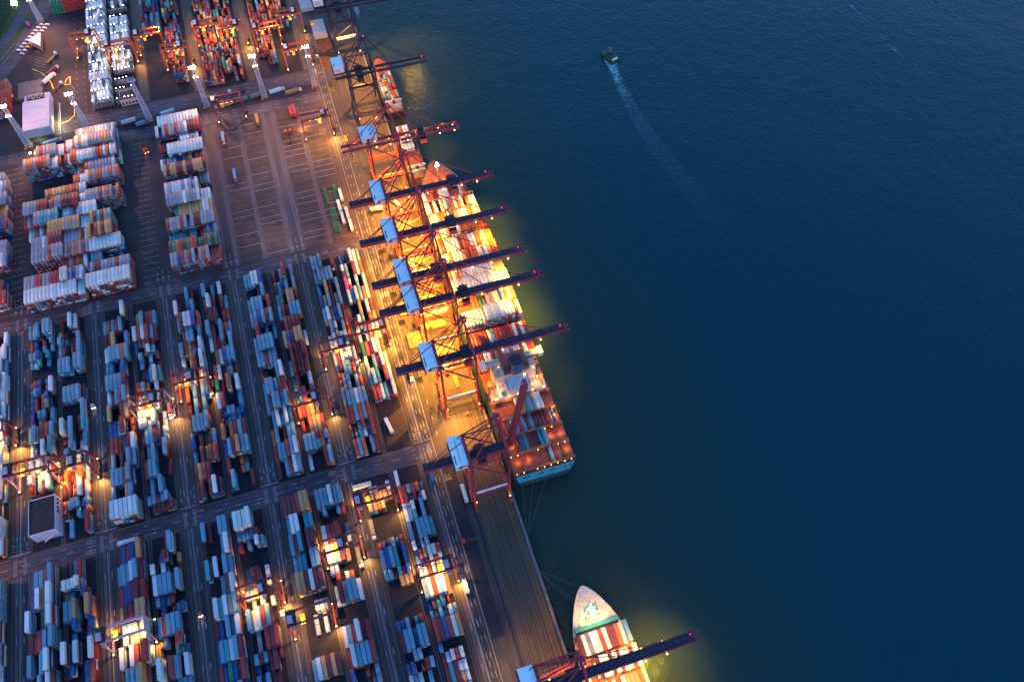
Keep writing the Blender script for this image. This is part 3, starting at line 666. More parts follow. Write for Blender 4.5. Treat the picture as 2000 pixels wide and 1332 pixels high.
for y in (82.0, 68.2, 54.5, 41.0):
    b = MB(); b.box(84 - 15.5, 84 + 15.5, y - .3, y + 12.4, 12.5, 14.0); b.build('hatch_cover', M_lash, sb, O2)
    b = MB(); b.box(84 - 16.5, 84 + 16.5, y - 1.1, y - .5, 13.6, 16.4); b.build('lashing_bridge', M_lash, sb, O2)
ship_rows([(".mwkwwrwmmowb", "1111111111112"), ("w..mww.wmwwow", "1002330322213"), ("owwwowowyyyow", "2223222333332"), ("wwowywwowwyow", "2")], 84 - 16.3, 2.5, (83.2, 69.0, 55.0, 41.4), 14.1, 12.0, 'south of the bow')

# small feeder ships at the north berths --------------------------------------------
def feeder(name, cx, y0, y1, hwid, label, mood, rows):
    e = empty('feeder_ship', (cx, (y0 + y1) / 2, -4), 0, label, 'small ship')
    off = (-cx, -(y0 + y1) / 2, 4)
    L = y1 - y0
    st = [(y0, hwid * .93, hwid * .8), (y0 + 4, hwid, hwid * .95), (y1 - 16, hwid, hwid), (y1 - 8, hwid * .8, hwid * .6), (y1 - 3, hwid * .45, hwid * .25), (y1, .3, .2)]
    hl = hull('hull', cx, st, 3.5, [mood, M_deck], e); hl.location = off
    b = MB(); b.box(cx - hwid * .85, cx + hwid * .85, y0 + 3, y0 + 9, 3.5, 9); b.box(cx - hwid * .9, cx + hwid * .9, y0 + 5.5, y0 + 8.5, 9, 11.4); b.box(cx - hwid - .4, cx + hwid + .4, y0 + 6.4, y0 + 7.6, 11.4, 11.7); dh = b.build('deckhouse', M_swhite, e, off)
    b = MB(); b.box(cx - 1, cx + 1, y0 + 3.2, y0 + 5, 11, 13.5); b.build('funnel', M_dark, dh)
    b = MB(); b.box(cx - hwid * .8, cx + hwid * .8, y0 + 11, y1 - 15, 3.5, 4.4); b.build('hatch_cover', M_hatch, e, off)
    b = MB()
    for s in (-1, 1):
        for k in range(int(L / 3)): b.box(cx + s * (hwid - .25) - .06, cx + s * (hwid - .25) + .06, y0 + 3 + k * 2.6, y0 + 3.12 + k * 2.6, 4.5, 5.6)
        b.box(cx + s * (hwid - .25) - .06, cx + s * (hwid - .25) + .06, y0 + 3, y1 - 16, 5.5, 5.62)
    b.build('rail', M_swhite, e, off)
    for (i, j, c, h, s20) in rows:
        stack(cx - hwid * .8 + 2.6 * (i + .5), y0 + 17 + j * 6.4, 6.0 if s20 else 12.1, c, h, 4.4, None, 'wwrkb')
rws = []
for j in range(6):
    for i in range(5):
        if random.random() < .8: rws.append((i, j, random.choice('wwkrmobkk'), random.choice((1, 1, 2)), True))
feeder('feeder_ship', 74.2, 562, 640, 7.6, 'small dark feeder ship half loaded beneath the northmost dark blue crane', M_hullk, rws)
rws = []
for j in range(4):
    for i in range(4): rws.append((i, j + 3 if j else 2.6 + j, random.choice('wwwwroo'), 2, True))
feeder('feeder_ship', 74.6, 480, 543, 7.4, 'small river ship with white boxes on its north end, ahead of the long ship', mat('hull_brown', (0.11, 0.05, 0.035), 0.6), rws)

# hatch covers set down on the quay
for i, (x0, x1, y0, y1, n) in enumerate(((27.5, 38, 322, 335, 2), (27.5, 38, 352, 364, 1), (43, 58, 300, 311.5, 3), (43, 58, 312.5, 318, 1), (43, 58, 334, 341, 2), (43, 58, 352, 364, 3), (43, 58, 366, 373, 1), (43, 58, 394, 405, 2), (43, 57, 430, 441, 1))):
    for k in range(n):
        b = MB(); b.box(x0, x1, y0, y1, .05 + k * .9, .85 + k * .9)
        for xx in np.arange(x0 + 1.5, x1 - 1, 3): b.box(xx, xx + .2, y0 + .4, y1 - .4, .85 + k * .9, .92 + k * .9)
        for q in (0, 1): b.box(x0 + 2.5 + q * 6, x0 + 4 + q * 6, y0 + 3, y0 + 4.6, .92 + k * .9, 1.1 + k * .9) if k == n - 1 else None
        tag(b.build('hatch_cover', mat('hatch_tan', (.20, .12, .055), .55, var=.25)), f"steel hatch cover on the quay, {['lowest','second','top'][k] if n > 1 else 'single'} of {ORD[i]} pile from the ship bridge", 'hatch cover', 'hatch covers set down on the quay')
# mooring lines
M_rope = mat('rope', (0.16, 0.18, 0.19), 0.9)
for pts, lab in ((((64, 142.5, .9), (84, 121, 13)), 'pale mooring line running from the quay to the tip of the cream bow'), (((64, 142.3, .9), (78.5, 113, 13)), 'pale mooring line running from the quay to the side of the cream bow'), (((64, 142.1, .9), (77.2, 111, 13)), 'second mooring line beside the one to the side of the cream bow'),
                 (((63.7, 163, .9), (80, 199.4, 9)), 'long mooring line from the quay up to the middle of the blue stern'), (((63.7, 163.2, .9), (90, 199.4, 9)), 'long mooring line from the quay to the far part of the blue stern'), (((63.7, 163.4, .9), (72, 199.4, 9)), 'mooring line from the quay to the near corner of the blue stern'),
                 (((63.7, 505, .9), (84, 477, 13)), 'mooring line at the bow of the long ship, upper one'), (((63.7, 500, .9), (82, 476, 13)), 'mooring line at the bow of the long ship, lower one')):
    b = MB(); p, q = Vector(pts[0]), Vector(pts[1]); prev = p
    for i in range(1, 9):
        t = i / 8; c = p.lerp(q, t); c.z -= 3.0 * t * (1 - t); b.tube(prev, c, .045, 5); prev = c
    tag(b.build('mooring_line', M_rope), lab, 'mooring line', 'mooring lines')

# tug boat out on the water ----------------------------------------------------------
tug = empty('tug_boat', (284.5, 583, -4), math.radians(16), 'dark green tug boat under way, trailing a pale wake on the open water', 'boat')
M_tug = mat('tug_green', (0.012, 0.035, 0.035), 0.6)
b = MB()
ol = [(-4.4, -9), (4.4, -9), (5.2, -5), (5.2, 5), (4.2, 8.4), (2.2, 10.4), (0, 11), (-2.2, 10.4), (-4.2, 8.4), (-5.2, 5), (-5.2, -5)]
b.poly(ol, -1, 2.4); b.build('hull', M_tug, tug)
b = MB(); b.poly([(x * .88, y * .92) for x, y in ol], 2.4, 2.5); b.build('deck', mat('tug_deck', (0.03, 0.07, 0.06), 0.8), tug)
b = MB(); b.box(-2.8, 2.8, -3.5, 4.5, 2.5, 5); b.box(-2, 2, -1, 3, 5, 7.4); dh = b.build('deckhouse', mat('tug_house', (0.04, 0.06, 0.08), 0.6), tug)
b = MB(); b.box(-2.6, 3.2, -7.0, -5.6, 2.5, 3.8); b.build('tow_winch', mat('tug_white', (0.55, 0.55, 0.45), 0.5), tug)
b = MB(); b.tube((-1.8, -2.4, 5), (-1.8, -2.4, 8), .5); b.tube((1.8, -2.4, 5), (1.8, -2.4, 8), .5); b.build('exhaust_stack', M_dark, dh)
b = MB(); b.beam((0, 2, 7.4), (0, 2, 11), .2); b.beam((-1.5, 2, 9.6), (1.5, 2, 9.6), .15); b.build('mast', M_swhite, dh)

def foam_material(name, x0, y0, y1, col, dens, sx):
    m = bpy.data.materials.new(name); m.use_nodes = True; nt = m.node_tree; N = nt.nodes; L = nt.links; b = N['Principled BSDF']
    b.inputs['Base Color'].default_value = (*col, 1); b.inputs['Roughness'].default_value = .6
    at = N.new('ShaderNodeAttribute'); at.attribute_name = 'Fade'
    geo = N.new('ShaderNodeNewGeometry'); nz = N.new('ShaderNodeTexNoise'); nz.inputs['Scale'].default_value = sx; nz.inputs['Detail'].default_value = 7; nz.inputs['Roughness'].default_value = .68
    L.new(geo.outputs['Position'], nz.inputs['Vector'])
    mr = N.new('ShaderNodeMapRange'); mr.inputs[1].default_value = .38; mr.inputs[2].default_value = .72; L.new(nz.outputs['Fac'], mr.inputs[0])
    mu = N.new('ShaderNodeMath'); mu.operation = 'MULTIPLY'; L.new(mr.outputs[0], mu.inputs[0]); L.new(at.outputs['Fac'], mu.inputs[1])
    m2 = N.new('ShaderNodeMath'); m2.operation = 'MULTIPLY'; m2.inputs[1].default_value = dens; m2.use_clamp = True; L.new(mu.outputs[0], m2.inputs[0])
    L.new(m2.outputs[0], b.inputs['Alpha'])
    return m
def ribbon(name, pts, m, z=-3.95, nx=10):
    # pts: (x, y, half width, strength); strength falls to nothing at both edges
    v, f, a = [], [], []
    for k, (x, y, w_, s_) in enumerate(pts):
        k2 = min(k + 1, len(pts) - 1); k1 = max(k - 1, 0)
        d = Vector((pts[k2][0] - pts[k1][0], pts[k2][1] - pts[k1][1])).normalized(); n = Vector((-d.y, d.x))
        for i in range(nx + 1):
            t = i / nx * 2 - 1; v.append((x + n.x * w_ * t, y + n.y * w_ * t, z)); 
            prof = (1 - t * t) * (1.0 if w_ < 6 else (.45 + .9 * abs(t) ** 1.5)); a.append(s_ * max(0, prof))
    for k in range(len(pts) - 1):
        for i in range(nx): q = k * (nx + 1) + i; f.append((q, q + 1, q + nx + 2, q + nx + 1))
    me = bpy.data.meshes.new(name); me.from_pydata(v, [], f); me.materials.append(m)
    at = me.attributes.new('Fade', 'FLOAT', 'POINT'); at.data.foreach_set('value', a)
    o = bpy.data.objects.new(name, me); COL.objects.link(o); o['kind'] = 'stuff'; return o
FM = foam_material('wake_foam', 0, 0, 0, (0.16, 0.42, 0.52), 1.5, .35)
ribbon('wake', [(287, 592, 5.5, .5), (285.2, 582, 8.0, 1.6), (282.5, 571, 5.2, 1.1), (281, 560, 4.4, .8), (279.6, 545, 5.2, .45), (278.5, 525, 6, .3), (278, 505, 7, .2), (279, 480, 8, .14), (281, 455, 9, .09), (285, 425, 10, .06), (292, 380, 12, .03), (300, 340, 13, 0)], FM)
FM2 = foam_material('old_wake', 0, 0, 0, (0.008, 0.12, 0.19), 1.0, .04)
ribbon('old_wake', [(585, 600, 9, .6), (601, 571, 9, .6), (613, 548, 8, .7), (625, 529, 9, .6), (640, 500, 11, .5), (655, 464, 14, .4), (672, 420, 16, .2)], FM2)
FM3 = foam_material('crest_foam', 0, 0, 0, (0.04, 0.16, 0.27), 1.6, .09)
ribbon('wave_crest', [(541, 592, 1.0, 0), (542.5, 585, 1.5, .9), (543.5, 570, 1.2, .5), (544.5, 555, 1.3, .3), (546, 530, 1.3, .5), (547, 512, 1.8, .9), (549, 498, 1.1, .3), (552.5, 487, 1.5, .7), (554, 470, 1, .2), (556, 450, 1, .1), (560, 430, 1, 0)], FM3, z=-3.94)
FM4 = foam_material('quay_foam', 0, 0, 0, (0.45, 0.5, 0.6), 1.6, .5)
ribbon('quay_foam', [(70, 738, 1, 0), (72, 730, 3, .9), (72.5, 722, 2.4, .6), (72, 712, 1.2, 0)], FM4)

# ------------------------------------------------------------------ ship-to-shore cranes
M_red = mat('crane_maroon', (0.15, 0.023, 0.050), 0.5, var=0.15, scale=0.3)
M_red_lit = mat('crane_maroon_lit', (0.34, 0.045, 0.035), 0.5, var=0.15, scale=0.3)  # lamp glow on the lower crane parts, put into the paint
M_cnavy = mat('crane_navy', (0.018, 0.022, 0.05), 0.5)
M_walk = mat('walkway_grating', (0.016, 0.012, 0.034), 0.7, var=0.4, scale=1.0)
M_roof = mat('house_roof', (0.44, 0.60, 0.70), 0.45, var=0.07, scale=0.2)
M_hwall = mat('house_wall', (0.46, 0.47, 0.55), 0.5, var=0.08)
M_banner = mat('banner_white', (0.55, 0.55, 0.62), 0.6)
M_bblue = mat('banner_blue', (0.10, 0.28, 0.55), 0.6)
M_basket = mat('basket_yellow', (0.60, 0.26, 0.02), 0.6)

def sts(Yc, label, raised=False, twin=False, paint=None, low=None, tip=126, trolley=88, logo='diamond', lit=True, hx=(30, 37.6), hz=(53.6, 58.8), reach_z=52, xl=39.0, back=12.0, banner=True, spread=10.5, apex=90, hy=9.7, hoff=1.6):
    paint = paint or M_red; low = low or M_red_lit
    c = empty('quay_crane', (50, Yc, 0), 0, label, 'crane', 'ship-to-shore cranes along the quay')
    def B(b, name, m, par=None):
        b.v = [(x - 50, y, z) for (x, y, z) in b.v]
        return b.build(name, m, par or c)
    xw = 62.0; zt = 60 * (reach_z + 6) / 58; zb = reach_z
    for (x, s) in ((xl, -1), (xl, 1), (xw, -1), (xw, 1)):
        b = MB(); y = s * spread
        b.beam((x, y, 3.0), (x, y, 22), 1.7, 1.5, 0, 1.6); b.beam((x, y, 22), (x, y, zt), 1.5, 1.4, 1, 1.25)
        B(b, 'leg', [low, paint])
        b = MB()
        for k in (-1, 1):
            b.box(x - .7, x + .7, y + s * 1.2 + k * 2.6 - 1.9, y + s * 1.2 + k * 2.6 + 1.9, .5, 1.7)
            for q in (-1.2, 0, 1.2): b.tube((x - .35, y + s * 1.2 + k * 2.6 + q, .45), (x + .35, y + s * 1.2 + k * 2.6 + q, .45), .42, 8)
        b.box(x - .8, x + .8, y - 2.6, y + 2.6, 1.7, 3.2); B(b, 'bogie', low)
    for x in (xl, xw):
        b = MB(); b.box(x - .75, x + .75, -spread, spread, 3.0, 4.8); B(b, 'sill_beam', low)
        b = MB(); b.box(x - .8, x + .8, -spread, spread, zt - 1.6, zt); B(b, 'cross_beam', paint)
    for s in (-1, 1):
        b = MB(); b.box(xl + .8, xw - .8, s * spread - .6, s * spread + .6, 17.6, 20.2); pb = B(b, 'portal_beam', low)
        if banner and s < 0:
            b = MB(); b.box(xl + 2, xl + 14, s * spread - .66, s * spread - .604, 18.0, 19.9, 0); b.box(xl + 14.2, xw - 2.2, s * spread - .66, s * spread - .604, 18.0, 19.9, 1)
            b.box(xl + 1.5, xw - 1.5, s * spread - .9, s * spread - .3, 20.2, 20.9, 0)
            B(b, 'banner', [M_banner, M_bblue], pb)
            b = MB()
            for k in range(14): xx = xl + 3.0 + k * .75; b.box(xx, xx + .4, s * spread - .70, s * spread - .662, 18.4, 19.5)
            B(b, 'banner_text', M_bblue, pb)
        b = MB(); b.beam((xl + .5, s * spread, zt - 2), (xw - .5, s * spread, 33), .75); b.beam((xw - .5, s * spread, 33), (xl + .5, s * spread, 20.5), .75)
        b.beam((xl + .5, s * spread, zt - 1), (xw - .5, s * spread, zt - 1), .7)
        b.beam((xl + .5, s * spread, 17.4), (xl + 11.5, s * spread, 13.2), .5); b.beam((xl + 11.5, s * spread, 13.2), (xw - .5, s * spread, 17.2), .5)
        B(b, 'brace', paint)
    # trolley girder and boom
    def girder(x0, x1, name, z=zb):
        b = MB()
        if twin:
            for s in (-1, 1): b.box(x0, x1, s * 3.0 - .45, s * 3.0 + .45, z - 1.9, z + .2, 0)
            xx = x0
            while xx < x1: b.box(xx, xx + .5, -2.6, 2.6, z - .6, z, 0); xx += 6.5
            b.box(x0, x1, 3.5, 4.3, z - .5, z - .4, 1)
        else:
            b.box(x0, x1, -2.4, 2.3, z - 2.4, z - .2, 0); b.box(x0, x1 - 1.2, -2.1, 2.9, z - .2, z + .06, 1)
            b.box(x0, x1, -2.4, -2.1, z - .2, z + .35, 0)
            xx = x0 + 2
            while xx < x1 - 2: b.box(xx, xx + .3, 2.85, 3.0, z + .06, z + 1.1, 1); b.box(xx, xx + 1.2, .5, .8, z + .06, z + .16, 2); xx += 4
            b.box(x0, x1, 2.9, 3.0, z + 1.0, z + 1.1, 1)
        return b
    gm = [paint, M_walk, mat('cable_tray', (.09, .09, .12), .6)]
    g1 = B(girder(back, 64, 'girder'), 'girder', gm)
    if not raised:
        b = girder(64.3, tip, 'boom')
        if not twin:
            b.box(tip - 1, tip + 2.8, 1.7, 2.3, zb - 2.0, zb - .4, 0); b.box(tip - 1, tip + 2.8, -2.4, -1.8, zb - 2.0, zb - .4, 0)
        else: b.box(tip - .8, tip, -3.4, 3.4, zb - 1.7, zb + .1, 0)
        bm = B(b, 'boom', gm)
    else:
        b = MB(); Lb = 70
        b.box(0, Lb, -2.2, 2.2, 0, 2.0, 0); b.box(0, Lb - 2, -1.6, 1.9, -.5, 0, 1)
        xx = 1
        while xx < Lb: b.box(xx, xx + .5, -2.5, 2.5, -.3, .3, 0); xx += 5
        ang = math.radians(83); V = []
        for (x, y, z) in b.v: V.append((64.5 + x * math.cos(ang) - z * math.sin(ang) + 2.0, y, zb + x * math.sin(ang) + z * math.cos(ang)))
        b.v = V; bm = B(b, 'boom', gm)
    b = MB()
    for xx in ((tip - 3, tip - 3) if not raised else (73.0,)): b.box(xx - .25, xx + .25, -.25 + (1.8 if not raised else 0), .25 + (1.8 if not raised else 0), (zb + .1) if not raised else 120.6, (zb + .8) if not raised else 121.3)
    B(b, 'beacon', bulb_red, bm)
    # apex frame
    b = MB(); ax = 58.5
    for s in (-1, 1): b.beam((xw - .3, s * spread, zt), (ax, s * 1.6, apex), 1.0, 1.0, 0, .8); b.beam((xl + .5, s * 2.4, zt), (ax - .5, s * 1.6, apex - 1), .5)
    b.beam((xw - .3, 0, zt), (ax + .4, 0, apex - 2), .7)
    b.box(ax - 1.6, ax + 1.4, -2.2, 2.2, apex - .6, apex + 1.0); b.box(ax - 2.0, ax - .8, -2.6, 2.6, apex + 1, apex + 2.2)
    for q in range(3): b.beam((xw - .6 - q, -spread + 2.4 * (q + 1), zt + 7 * (q + 1)), (xw - .6 - q, spread - 2.4 * (q + 1), zt + 7 * (q + 1)), .4)
    fr = B(b, 'apex_frame', paint)
    b = MB(); b.box(ax - .3, ax + .3, -1.6, -1.0, apex + 1.0, apex + 1.9); B(b, 'beacon', bulb_red, fr)
    def stay(p, q, w_=.42):
        b = MB(); b.beam(p, q, w_); B(b, 'stay', paint)
    for s in (-1, 1):
        if not raised:
            if twin or s > 0: stay((ax + 1, s * 1.2, apex), (ax + (tip - ax) * .40, s * 2.2, zb + .3)); stay((ax + 1, s * 1.2, apex), (ax + (tip - ax) * .80, s * 2.2, zb + .3))
        stay((xl, s * spread, zt), (ax - 1, s * 1.8, apex - .3), .6); stay((xl, s * spread, zt + .3), (back + 6, s * 2.2, zb + .4), .42)
        if s > 0: stay((ax - 1, s * 1.2, apex - .6), (back + 7, s * 1.2, zb + .4), .5)
        pass
    # machine house
    b = MB(); hy0, hy1 = -hy + hoff, hy + hoff
    b.box(hx[0], hx[1], hy0, hy1, hz[0], hz[1], 0); b.box(hx[0] - .25, hx[1] + .25, hy0 - .25, hy1 + .25, hz[1], hz[1] + .35, 1)
    b.box(hx[0] - .9, hx[0] - .1, hy0 - .6, hy1 + .4, hz[0] - .5, hz[0] - .3, 2); b.box(hx[1] + .1, hx[1] + 1.0, hy0 - .8, hy1 + .4, hz[0] - .5, hz[0] - .3, 2)
    b.box((hx[0] + hx[1]) / 2 - .1, (hx[0] + hx[1]) / 2 + .1, hy0 + 2, hy1 - 1, hz[1] + .35, hz[1] + .5, 2) if raised else None
    for q in range(3): b.box(hx[1] - 1.6, hx[1] - .7, hy0 + 2.5 + q * 5.2, hy0 + 3.7 + q * 5.2, hz[1] + .35, hz[1] + .9, 0)
    b.box(hx[0] + .6, hx[0] + 1.2, hy0 + 1.2, hy0 + 5.2 + (trolley % 5), hz[1] + .35, hz[1] + .42, 2)
    mh = B(b, 'machine_house', [M_hwall, M_roof, M_walk])
    xm = (hx[0] + hx[1]) / 2 - 1
    b = MB(); yy = hy0 - .03
    if logo == 'diamond': b.quad([(xm - 1.4, yy, hz[0] + 1.9), (xm - .2, yy, hz[0] + 1.3), (xm + 1.5, yy, hz[0] + 2.2), (xm + 1.0, yy, hz[0] + 3.6), (xm - .6, yy, hz[0] + 3.7)])
    else:
        for t0 in range(16):
            a0, a1 = 2 * PI * t0 / 16, 2 * PI * (t0 + 1) / 16
            b.quad([(xm + 1.9 * math.cos(a0), yy, hz[0] + 2.6 + 1.1 * math.sin(a0)), (xm + 1.9 * math.cos(a1), yy, hz[0] + 2.6 + 1.1 * math.sin(a1)), (xm + 1.4 * math.cos(a1), yy, hz[0] + 2.6 + .7 * math.sin(a1)), (xm + 1.4 * math.cos(a0), yy, hz[0] + 2.6 + .7 * math.sin(a0))])
    B(b, 'logo', M_cnavy, mh)
    if twin and hx[1] - hx[0] > 9:
        b = MB()
        for k, (u0, w0, u1, w1) in enumerate(((0, 2, 1, 2), (1, 1, 1, 2), (0, 1, 1, 1), (0, 0, 0, 1), (0, 0, 1, 0))): b.box(xm + 2.4 + u0 * 1.1 - .12, xm + 2.4 + u1 * 1.1 + .12, yy - .02, yy, hz[0] + 1.5 + w0 * .9 - .12, hz[0] + 1.5 + w1 * .9 + .12)
        B(b, 'house_number', M_cnavy, mh)
    # trolley with the cab
    b = MB(); tx = trolley; b.box(tx - 3.2, tx + 3.2, -4.0, 4.2, zb + .3, zb + 1.9, 0); b.box(tx - 2.4, tx + 2.0, 1.0, 4.6, zb + 1.9, zb + 2.9, 1)
    for k in range(9): b.box(tx - 3.4 + k * .8, tx - 3.0 + k * .8, 4.2, 4.7, zb + .3, zb + 2.2, 1)
    tr = B(b, 'trolley', [M_walk, M_dark])
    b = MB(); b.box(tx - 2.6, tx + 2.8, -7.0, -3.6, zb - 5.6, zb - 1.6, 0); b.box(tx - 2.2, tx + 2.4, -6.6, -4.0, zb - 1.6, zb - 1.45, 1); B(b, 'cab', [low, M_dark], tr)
    # festoon loops and yellow basket under the back end
    b = MB()
    for k in range(4):
        for q in range(8):
            t0, t1 = PI * q / 8, PI * (q + 1) / 8; x0 = back + 1 + k * 3.6
            b.beam((x0 + 1.6 - 1.6 * math.cos(t0), -3.2, zb - 2.2 - 1.6 * math.sin(t0)), (x0 + 1.6 - 1.6 * math.cos(t1), -3.2, zb - 2.2 - 1.6 * math.sin(t1)), .16)
    B(b, 'festoon', M_dark)
    b = MB(); b.box(23, 27, -7.4, -4, zb - 9, zb - 7.2, 0); b.beam((25, -5.5, zb - 7), (25, -3, zb - 2), .3, .3, 1); B(b, 'spreader_basket', [M_basket, M_dark])
    b = MB()
    for k in range(9):
        z0 = 4.8 + k * 5.6
        if z0 > zt - 6: break
        s2 = 1 if k % 2 else -1
        b.beam((xl - 1.6, -spread + 3.5 + s2 * 2.6, z0), (xl - 1.6, -spread + 3.5 - s2 * 2.6, z0 + 5.6), .7, .12); b.box(xl - 2.3, xl - .9, -spread + 3.5 - s2 * 2.6 - .7, -spread + 3.5 - s2 * 2.6 + .7, z0 + 5.5, z0 + 5.65)
    B(b, 'stair', low)
    b = MB()
    xs = [45, 56] + ([70, 82, 96, 108] if not raised else [])
    if lit:
        for x in xs:
            for s in (-1, 1): b.box(x - .35, x + .35, s * 3.3 - .3, s * 3.3 + .3, zb - 2.7, zb - 2.3)
        B(b, 'floodlight', bulb_orange)
    b = MB(); b.box(xl + .9, xl + 1.3, -spread - 1.0, -spread - .6, 5, 5.5); b.box(xw - .3, xw + .3, -spread - 2.3, -spread - 1.8, 3.3, 3.8)
    B(b, 'leg_lamp', bulb_warm)
    return c

sts(205.4, 'maroon quay crane with its boom raised, over the pale blue stern', raised=True, trolley=47, lit=False, logo='diamond')
for (yc, lab, trl, tip) in ((275.2, 'maroon quay crane with its boom over the bridge of the long ship', 58, 126), (322.0, 'maroon quay crane second up from the ship bridge, close to its northern neighbour', 70, 124),
                            (346.0, 'maroon quay crane over the middle of the long ship, trolley by its waterside legs', 57, 120), (384.7, 'maroon quay crane fourth up from the ship bridge, trolley out over the stacks', 78, 120),
                            (422.7, 'maroon quay crane at the bow of the long ship, northmost of the close row', 90, 119)):
    sts(yc, lab, trolley=trl, tip=tip)
sts(69.3, 'maroon quay crane cut by the lower edge, boom over the cream-bowed ship', trolley=57, tip=126)
sts(487.0, 'maroon twin-girder crane with a wide pale house and orange lamps on its boom', twin=True, trolley=82, tip=112, hx=(34.5, 46.5), hz=(50.5, 56), reach_z=46, xl=39, back=18, apex=78, spread=11.5, banner=False, hy=6.2, hoff=2)
sts(575.0, 'dark blue twin-girder crane over the north feeder ship, pale boxy house', twin=True, paint=M_cnavy, low=M_cnavy, trolley=50, tip=108, hx=(29.5, 38), hz=(50, 56), reach_z=44, xl=41, back=29.5, apex=76, spread=12, banner=False, logo='oval', hy=6.4, hoff=1, lit=False)
sts(668.0, 'dark blue crane cut by the upper edge, only its lower legs and beams showing', twin=True, paint=M_cnavy, low=M_cnavy, trolley=50, tip=108, hx=(29.5, 38), hz=(50, 56), reach_z=44, xl=41, back=29.5, apex=76, spread=12, logo='oval', hy=6.4, lit=False)

# crane lighting: deep orange over the long ship and the portals
for yc in (275.2, 322.0, 346.0, 384.7, 422.7):
    strong = 1.0 if yc > 300 else .3
    for x, p in ((46, 26000), (56, 16000)): lamp('SPOT', (x, yc - 5, 47.5), p * 11.0 * (1 if yc > 300 else .5), SODIUM, None, (x, yc - 6, 0), 125)
    for x, p in ((74, 15000), (88, 16000), (102, 15000)): lamp('SPOT', (x, yc + 4, 48.5), p * .30 * strong, (1.0, .34, .03) if yc > 330 else (1, .46, .14), None, (x, yc + 3, 0), 130)
    lamp('SPOT', (109.5, yc, 47), 210000 * strong, (1.0, .42, .02), None, (107, yc - 4, -4), 82, .8, 1)
for x, p in ((46, 12000), (56, 12000), (84, 14000), (100, 10000)): lamp('SPOT', (x, 66, 47.5), p * 2.4, (1, .46, .09), None, (x, 66, 0), 125)
lamp('SPOT', (92, 90, 44), 16000, (1, .5, .14), None, (86, 84, 0), 120)
lamp('SPOT', (112, 78, 45), 220000, (1, .40, .02), None, (110, 70, -4), 84, .8, 1)
lamp('SPOT', (112, 672, 42), 70000, (1, .38, .03), None, (110, 640, -4), 120, .8, 1)
for x, p in ((46, 90000), (56, 70000)): lamp('SPOT', (x, 487, 42), p, SODIUM, None, (x, 487, 0), 125)
for x in (46, 56): lamp('SPOT', (x, 468, 30), 70000, SODIUM, None, (x, 462, 0), 130)
for y in (545, 600, 650): lamp('SPOT', (52, y, 36), 85000, SODIUM, None, (51, y, 0), 130)
lamp('SPOT', (108, 489, 44), 60000, (1, .40, .03), None, (99, 517, -4), 42, .8, 1)
for (x, z, y) in ((78, 46.4, 489.5), (84, 46.4, 484.5), (86, 47.5, 489), (100, 46.6, 489.6), (29, 46.6, 490)): 
    lamp('POINT', (x, y, z + .9), 700, SODIUM)
lamp('SPOT', (100, 575, 41), 30000, SODIUM, None, (104, 585, -4), 100)
lamp('SPOT', (76, 575, 41), 16000, WARM, None, (76, 590, 0), 90)
lamp('SPOT', (31.5, 258, 50), 18000, WARM, None, (30, 262, 0), 100)
lamp('SPOT', (38, 258, 16), 26000, WARM, None, (34, 250, 0), 120); lamp('SPOT', (50, 258, 16), 26000, WARM, None, (50, 250, 0), 120)
lamp('SPOT', (20, 470, 24), 24000, SODIUM, None, (22, 500, 0), 130); lamp('SPOT', (40, 463, 20), 26000, SODIUM, None, (42, 455, 0), 110)
lamp('SPOT', (96, 206, 24), 1500, SODIUM, None, (90, 206, 10), 110)

